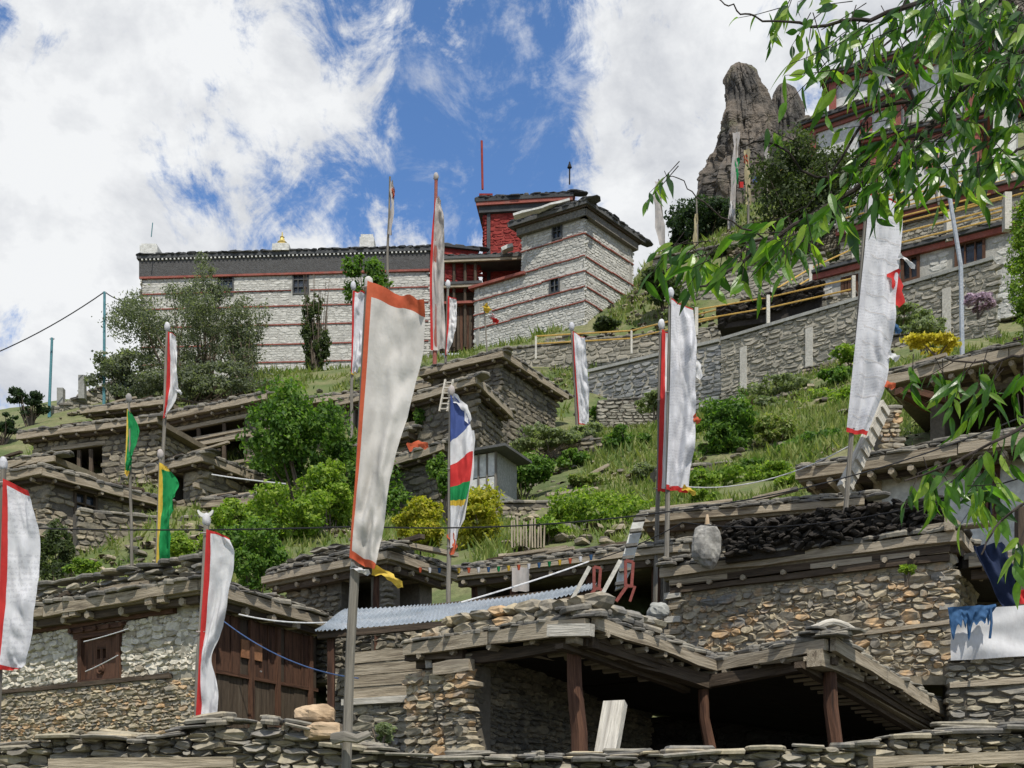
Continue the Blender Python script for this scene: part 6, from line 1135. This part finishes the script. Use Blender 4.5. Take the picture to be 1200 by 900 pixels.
plant('bush', 'mid green bush directly behind the largest banner', 'bush', 440, 580, 40, 50, 38, 'f_green', 4000, .09, 14, 6, group=G2)
plant('shrub', 'yellow leaved shrub between the largest banner and the striped banner', 'shrub', 492, 612, 36, 30, 30, 'f_yellow', 4200, .07, 16, 7)
plant('shrub', 'yellow-green shrub right of the striped banner', 'shrub', 562, 612, 40, 36, 29, 'f_yellow', 5000, .07, 18, 8)
plant('bush', 'dark green bush in the gap below the white panelled hut', 'bush', 612, 553, 34, 22, 37, 'f_green', 3600, .08, 14, 9, group=G2)
plant('bush', 'rounded green bush right of the narrow white banner by the dry wall', 'bush', 733, 519, 32, 21, 40, 'f_green', 3600, .08, 14, 10, group=G2)
plant('bush', 'compact green bush just right of the bright white banner', 'bush', 850, 505, 45, 36, 38, 'f_green', 6000, .085, 20, 11, group=G2)
plant('bush', 'wide lime bush above the low open shed roof', 'bush', 706, 600, 62, 38, 29.5, 'f_lime', 7000, .07, 26, 12, group=G2)
plant('bush', 'low lime bush under the compact green bush', 'bush', 832, 566, 36, 22, 31, 'f_lime', 3500, .07, 14, 13, group=G2)
plant('bush', 'spreading green bush left of the longest banner', 'bush', 962, 480, 48, 26, 42, 'f_lime', 4500, .09, 18, 14, group=G2)
plant('bush', 'green bush patch behind the foot of the longest banner', 'bush', 950, 530, 46, 24, 34, 'f_green', 3600, .08, 16, 24, group=G2)
plant('bush', 'small leafy bush behind the left house beside the left banner', 'bush', 62, 650, 24, 42, 25, 'f_olive', 2600, .06, 12, 15, group=G2); plant('bush', 'tiny lime bush on the rubble beside the left banner', 'bush', 97, 664, 20, 12, 24, 'f_lime', 1300, .05, 8, 16, group=G2)
G3 = 'grey green trees under the monastery'
def bigtree(label, px, py, rx, ry, Y, m, n, s, seed, nl=40, gap=.1, **k): return plant('tree', label, 'tree', px, py, rx, ry, Y, m, n, s, nl, seed, stems=16, gap=gap, shell=.2, lobr=(.2, .34), **k)
bigtree('wide grey green tree in front of the monastery, reaching its parapet', 214, 392, 104, 74, 62, 'f_grey', 22000, .085, 21, group=G3)
bigtree('upper leader of the grey green tree crossing the monastery parapet', 242, 340, 36, 48, 63, 'f_grey', 4500, .075, 22, 22, group=G3)
bigtree('sparse grey green tree between the two monastery windows', 288, 400, 44, 60, 61, 'f_grey', 5000, .075, 23, 24, group=G3)
bigtree('low dark hedge line of shrubs along the foot of the monastery', 235, 452, 130, 30, 59, 'f_grey', 12000, .10, 25, 50, ry3=1.6, group=G3)
bigtree('pale green low tree at the left foot of the monastery', 140, 440, 46, 40, 60, 'f_grey', 5000, .12, 26, 24, group=G3)
r_ = bigtree('slender upright poplar-like tree with bare twigs before the monastery wall', 370, 392, 20, 60, 66, 'f_olive', 6500, .10, 27, 30, gap=.0); m = MB(); rn = random.Random(4)
for k in range(40): a = P(370 + rn.uniform(-3, 3), 440, 66); b = P(370 + rn.uniform(-16, 16), rn.uniform(318, 400), 66 + rn.uniform(-.5, .5)); tube(m, [a, (a + b) / 2 + Vector(((b.x - a.x) * .25, 0, 0)), b], .035, .012, n=4)
m.build('bare_twigs', M['bark'], r_)
bigtree('leafy green tree rising over the monastery right end', 433, 322, 34, 40, 58, 'f_green', 4200, .13, 28, 20, base=P(433, 440, 58).z)
bigtree('dark juniper on the skyline at the far left', 36, 470, 28, 20, 58, 'f_dark', 4500, .09, 29, 18); bigtree('dark shrub at the left edge below the juniper', 2, 494, 26, 14, 54, 'f_dark', 2500, .09, 30, 14)
bigtree('rounded olive tree below the white temple', 935, 222, 68, 52, 73, 'f_olive', 11000, .14, 31, 34, lobr=None) if False else plant('tree', 'rounded olive tree below the white temple', 'tree', 938, 222, 72, 56, 62.5, 'f_olive', 11000, .14, 34, 31, shell=.4, lobr=(.3, .45))
plant('tree', 'dark green tree behind the prayer poles at the skyline', 'tree', 826, 262, 42, 28, 82, 'f_dark', 5000, .16, 20, 32); plant('tree', 'dark green low tree left of the skyline prayer poles', 'tree', 790, 272, 22, 18, 84, 'f_dark', 2200, .16, 12, 33)
plant('tree', 'pale lime leafy tree at the right edge beyond the steel pole', 'tree', 1212, 310, 34, 90, 23, 'f_lime', 8000, .045, 30, 34, shell=.3)
G4 = 'scrubby bushes on the terraces'
for k, (px, py, rx, ry, Y, m, lb) in enumerate([(778, 340, 34, 20, 62, 'f_olive', 'dark scrub on the terrace right of the striped tower'), (712, 383, 22, 8, 61, 'f_olive', 'flat scrub at the right foot of the striped tower'), (800, 372, 30, 9, 57, 'f_pale', 'pale scrub above the cool grey retaining wall'), (640, 515, 40, 14, 41, 'f_pale', 'pale tall weeds below the large dark stone house'), (690, 505, 22, 12, 42, 'f_pale', 'pale weeds left of the rounded bush by the dry wall'), (1085, 390, 34, 16, 31, 'f_pale', 'pale grey green weeds on the slab roof terrace'), (1148, 352, 18, 14, 33, 'flower_pink', 'pinkish flowering weeds under the retaining wall end'), (1095, 403, 40, 6, 30, 'flower', 'band of yellow flowers on the slab roof edge'), (920, 455, 44, 12, 45, 'f_pale', 'pale weeds at the foot of the sunlit retaining wall'), (860, 300, 40, 9, 68, 'f_olive', 'low scrub along the upper terrace wall'), (1000, 420, 30, 12, 43, 'f_lime', 'green weeds behind the longest banner'), (335, 545, 40, 26, 43, 'f_green', 'shadowed bush behind the big rounded bush'), (1060, 372, 40, 12, 36, 'f_pale', 'grey leaved weeds right of the longest banner'), (445, 855, 18, 14, 9.6, 'f_pale', 'pale leafy weed growing by the big pole'), (1062, 667, 10, 5, 16.9, 'f_lime', 'small bright fern growing from the right stone house wall'), (505, 480, 20, 26, 42, 'f_green', 'green tree clump between the grey banner and the dark house')]):
    plant('weeds' if 'weed' in lb or 'flowers' in lb else 'bush', lb, 'weeds' if 'weed' in lb or 'flowers' in lb else 'bush', px, py, rx, ry, Y, m, int(600 + rx * ry * 2.2), .0022 * Y + .01, 10, 60 + k, stems=4, base=P(px, py + ry, Y).z)
# grass and weeds on the open slope
def grass():
    r = np.random.default_rng(3); mb = MB(); mb2 = MB()
    for (x0, x1, y0, y1, n, h) in ((-1, 20, 27, 50, 26000, .20), (-22, -2, 27, 56, 9000, .22), (2, 26, 52, 90, 9000, .28), (-20, 6, 56, 70, 4000, .28)):
        X = r.uniform(x0, x1, n); Y = r.uniform(y0, y1, n); nz = np.array([mnoise.noise(Vector((a * .35, b * .35, 5))) for a, b in zip(X, Y)]); k = nz > -.15; X, Y, nz = X[k], Y[k], nz[k]; Z = Tz(X, Y) + np.array([mnoise.noise(Vector((x * .35, y * .35, 0))) * .28 + mnoise.noise(Vector((x * 1.3, y * 1.3, 3))) * .10 for x, y in zip(X, Y)]) - .04
        for j in range(3):
            a = r.uniform(0, 6.28, len(X)); hh = h * r.uniform(.5, 1.6, len(X)) * (1 + nz); w = hh * .16; lx, ly = r.normal(size=len(X)) * hh * .4, r.normal(size=len(X)) * hh * .4; ox, oy = r.normal(size=len(X)) * .1, r.normal(size=len(X)) * .1
            V = np.stack([np.stack([X + ox - np.cos(a) * w, Y + oy - np.sin(a) * w, Z], 1), np.stack([X + ox + np.cos(a) * w, Y + oy + np.sin(a) * w, Z], 1), np.stack([X + ox + lx, Y + oy + ly, Z + hh], 1)], 1).reshape(-1, 3); mb.add(V, t=np.arange(len(X) * 3).reshape(-1, 3))
    o = mb.build('grass', M['grass'], kind='stuff'); o['label'] = 'grass and low weeds on the open slopes'; o['category'] = 'grass'
grass()
def rubble():
    r = random.Random(8); it = []
    for k in range(6500):
        reg = r.choice(((-1, 20, 27, 50), (-22, -3, 27, 48), (2, 28, 53, 76), (2, 28, 53, 76), (-24, -3, 30, 60))); x, y = r.uniform(*reg[:2]), r.uniform(*reg[2:]); 
        if mnoise.noise(Vector((x * .22, y * .22, 9))) < -.05: continue
        s = r.uniform(.12, .45); a = r.random() * 6; it.append(mtx((x, y, T(x, y) + .05), (s * math.cos(a), s * math.sin(a), r.uniform(-.1, .1) * s), (-s * math.sin(a) * .7, s * math.cos(a) * .7, r.uniform(-.2, .2) * s), (0, 0, s * .45)))
    mb = MB()
    for A in it: v, q, t = r.choice(COBS); mb.add(v @ A[:3, :3].T + A[:3, 3], q, t)
    o = mb.build('loose_stones', M['stone_far'], kind='stuff'); o['label'] = 'loose stones lying over the grassy slopes'; o['category'] = 'stones'
rubble()
# ============================================================ OVERHANGING TREE, upper right
def overhang():
    root = thing('willow_tree', 'close leafy tree with long narrow leaves hanging in from the upper right', 'tree', (7.6, 5.6, 0)); rn = random.Random(21)
    tr = MB(); tube(tr, [(7.6, 5.6, -.2), (7.5, 5.6, 1.5), (7.3, 5.5, 3.0), (7.1, 5.4, 4.5), (6.9, 5.3, 6.0)], .16, .07, n=12, jit=.06); tr.build('trunk', M['bark'], root)
    br = [  # (px polyline, depth start -> end, radius start/end, leaves zone)
        ([(1330, -20), (1200, 57), (1162, 78), (1125, 107), (1075, 165), (1025, 205), (965, 243), (905, 282), (858, 315), (820, 338)], 5.0, 4.6, .022, .004),
        ([(1075, 118), (1020, 133), (964, 210), (905, 164), (868, 172)], 4.9, 4.7, .008, .003),
        ([(1330, -60), (1200, -20), (1110, -5), (1030, 18), (985, 28), (930, 26), (885, 22)], 4.9, 4.4, .014, .003),
        ([(1300, 0), (1210, 20), (1150, 25), (1080, 30), (1040, 50), (1010, 75)], 5.1, 4.8, .012, .003),
        ([(1330, 60), (1230, 90), (1180, 120), (1120, 150), (1080, 175)], 5.0, 5.0, .012, .003),
        ([(1320, 420), (1240, 470), (1193, 503), (1150, 525), (1107, 547), (1062, 562)], 4.4, 4.2, .010, .003),
        ([(1320, 380), (1240, 405), (1190, 418), (1150, 425), (1110, 420)], 4.5, 4.3, .008, .003),
        ([(1320, 560), (1250, 575), (1200, 590), (1165, 620), (1150, 650)], 4.3, 4.2, .008, .003),
        ([(885, 22), (868, 15), (850, 2), (838, -8)], 4.4, 4.4, .0035, .002),
        ([(905, 282), (860, 262), (820, 236), (800, 212), (778, 203)], 4.7, 4.6, .004, .0015),
        ([(1290, 150), (1240, 170), (1195, 175), (1160, 210), (1135, 240)], 4.9, 4.9, .010, .003)]
    for pts, Y0, Y1, r0, r1 in br:
        n = len(pts) * 3; V = [P(*interp(pts, k / n), Y0 + (Y1 - Y0) * k / n) + Vector((0, rn.uniform(-.02, .02), 0)) for k in range(n + 1)]; mb = MB(); tube(mb, V, r0, r1, n=7, jit=.08); mb.build('branch', M['bark_dark'], root)
    # limbs from the trunk out to where the branches enter
    for px, py, Y, z0 in ((1330, -20, 5.0, 4.8), (1330, -60, 4.9, 5.0), (1300, 0, 5.1, 4.9), (1330, 60, 5.0, 4.6), (1320, 420, 4.4, 2.9), (1320, 380, 4.5, 3.0), (1320, 560, 4.3, 2.4), (1290, 150, 4.9, 4.3)):
        e = P(px, py, Y); mb = MB(); s = Vector((7.3 if z0 < 4 else 7.1, 5.45, z0)); tube(mb, [s, s.lerp(e, .4) + Vector((0, .1, .25)), s.lerp(e, .75) + Vector((0, 0, .12)), e], .035, .011, n=7); mb.build('branch', M['bark_dark'], root)
    # leaves
    units = []
    for k in range(7):
        r = random.Random(k); cv = r.uniform(.05, .3); fold = r.uniform(.1, .35); tw = r.uniform(-.3, .3); V = []; n = 7
        for i in range(n + 1):
            t = i / n; wd = .15 * math.sin(math.pi * min(1, t * 1.0 + .02) ** .8) * (1 - .3 * t) + .004; z = -cv * t * t; a = tw * t
            for s in (-1, 0, 1): V.append((t, s * wd * math.cos(a), z + abs(s) * wd * fold + s * wd * math.sin(a)))
        units.append((np.array(V), np.array([(3 * i + s, 3 * i + 3 + s, 3 * i + 4 + s, 3 * i + 1 + s) for i in range(n) for s in (0, 1)]), np.zeros((0, 3), int)))
    # (px, py, spread x, spread y, count, Y)
    zones = [([(905, 22), (985, 28), (1040, 15)], 34, 46), ([(940, 30), (960, 75), (975, 110)], 30, 26), ([(985, 30), (1040, 50), (1100, 20)], 44, 120), ([(1010, 60), (1020, 90), (1000, 110)], 26, 16), ([(1080, 10), (1140, 20), (1200, 10)], 64, 280), ([(1110, 60), (1160, 75), (1210, 70)], 44, 150),
             ([(1195, 60), (1130, 105), (1075, 165), (1025, 205)], 36, 150), ([(1025, 205), (965, 243), (905, 282)], 30, 100), ([(915, 280), (870, 300), (790, 290)], 24, 100), ([(1010, 150), (1060, 200), (1100, 190)], 44, 80), ([(1090, 170), (1150, 170), (1200, 150)], 50, 110), ([(1100, 205), (1160, 195), (1205, 175)], 22, 22),
             ([(1035, 100), (1060, 130), (1020, 160)], 32, 34), ([(1090, 430), (1140, 440), (1205, 430)], 34, 60), ([(1040, 575), (1107, 552), (1160, 530)], 18, 40), ([(1150, 560), (1175, 600), (1200, 640)], 26, 60), ([(1130, 455), (1180, 470), (1210, 480)], 20, 18), ([(964, 210), (920, 162), (880, 170)], 10, 7), ([(780, 200), (800, 212), (760, 285)], 14, 6), ([(1040, 570), (1080, 560), (1100, 590)], 20, 12)]
    it = []; twigs = MB(); tw_n = 0
    for pts, sp, cnt in zones:
        k = 0
        while k < cnt:
            t = rn.random(); c = interp(pts, t); ax, ay = c[0] + rn.gauss(0, sp * .45), c[1] + rn.gauss(0, sp * .35); Y = 4.35 + rn.random() * .55; a = P(ax, ay, Y); dirn = Vector((rn.uniform(-1, .5), rn.uniform(-.3, .3), rn.uniform(-1, .1))).normalized(); ln = rn.uniform(.08, .17); e = a + dirn * ln
            tube(twigs, [a - dirn * .03 + Vector((.02, 0, .02)), a + dirn * ln * .5 + Vector((.008, 0, .004)), e], .0022, .0011, n=4); m_ = rn.randint(3, 6)
            for j in range(m_):
                q = a.lerp(e, (j + .5) / m_) if j < m_ - 1 else e; L_ = rn.uniform(.06, .125) * (1.12 if ay > 240 else 1)
                ld = (dirn * .35 + Vector((rn.uniform(-.95, .75), rn.uniform(-.6, .6), rn.uniform(-1.2, -.1)))).normalized(); side = ld.cross(Vector((rn.uniform(-1, 1), rn.uniform(-1, 1), .4))).normalized(); up = side.cross(ld); it.append(mtx(q, ld * L_, side * L_ * rn.uniform(.85, 1.25), up * L_)); k += 1
    twigs.build('twigs', M['bark_dark'], root, kind='stuff')
    place(root, it, units, 'LF', M['leaf'], 'leaf', 290, 'foliage', 1); print('leaves', len(it))
overhang()

# more bushes and rubble among the left village
for k, (px, py, rx, ry, Y, m, lb) in enumerate([(410, 560, 40, 60, 40, 'f_green', 'tall dark bush filling the gap left of the largest banner'), (265, 615, 34, 30, 31, 'f_lime', 'lime bush between the green banner and the largest banner'), (520, 560, 22, 30, 36, 'f_green', 'dark bush behind the striped banner'), (640, 622, 30, 16, 28, 'f_lime', 'low lime scrub left of the wide lime bush'), (905, 560, 40, 16, 31, 'f_lime', 'low lime scrub above the roof of the black heap'), (1000, 470, 30, 20, 40, 'f_lime', 'lime scrub under the longest banner'), (905, 505, 30, 20, 37, 'grass', 'dry grassy bush between two banners on the right slope'), (770, 470, 30, 9, 48, 'f_pale', 'pale scrub at the foot of the cool grey retaining wall')]):
    plant('bush', lb, 'bush', px, py, rx, ry, Y, m, int(900 + rx * ry * 2.2), .0022 * Y, 14, 90 + k, group=G2)

rn_ = random.Random(77)
def ground_hit(px, py):
    Y = 24.0
    while Y < 80:
        p = P(px, py, Y)
        if T(p.x, p.y) > p.z: return p
        Y += .25
    return p
for k, (px, py, m, lb) in enumerate([(672, 548, 'f_green', 'low green shrub just above the crossed fallen timbers'), (792, 545, 'f_lime', 'low lime shrub touching the right side of the bright white banner'), (880, 552, 'f_green', 'low green shrub on the short terrace wall in the right slope'), (928, 575, 'f_lime', 'low lime shrub nearest the roof left of the notched ladder'), (905, 480, 'f_pale', 'pale low shrub beside the low dry stone wall on the grass'), (978, 452, 'f_green', 'low green shrub just left of the longest banner near the sunlit wall'),
        (690, 572, 'grass', 'dry grassy tuft shrub between the fallen timbers and the wide lime bush'), (757, 560, 'f_pale', 'pale low shrub left of the slim red-edged banner'), (716, 492, 'f_green', 'low green shrub under the rubble terrace by the cool grey wall'), (1075, 400, 'f_lime', 'low lime shrub under the pinkish flowering weeds'), (892, 448, 'f_green', 'low green shrub against the foot of the second concrete pier'), (824, 590, 'f_lime', 'low lime shrub lowest on the slope right of the bright white banner')]):
    g_ = ground_hit(px, py); Y_ = g_.y; ry = rn_.uniform(9, 15); plant('shrub', lb, 'shrub', px, py - ry * .55, rn_.uniform(16, 28), ry, Y_, m, 1500, .0024 * Y_, 12, 120 + k, group='low shrubs dotted over the slope', gap=.3, stems=3)
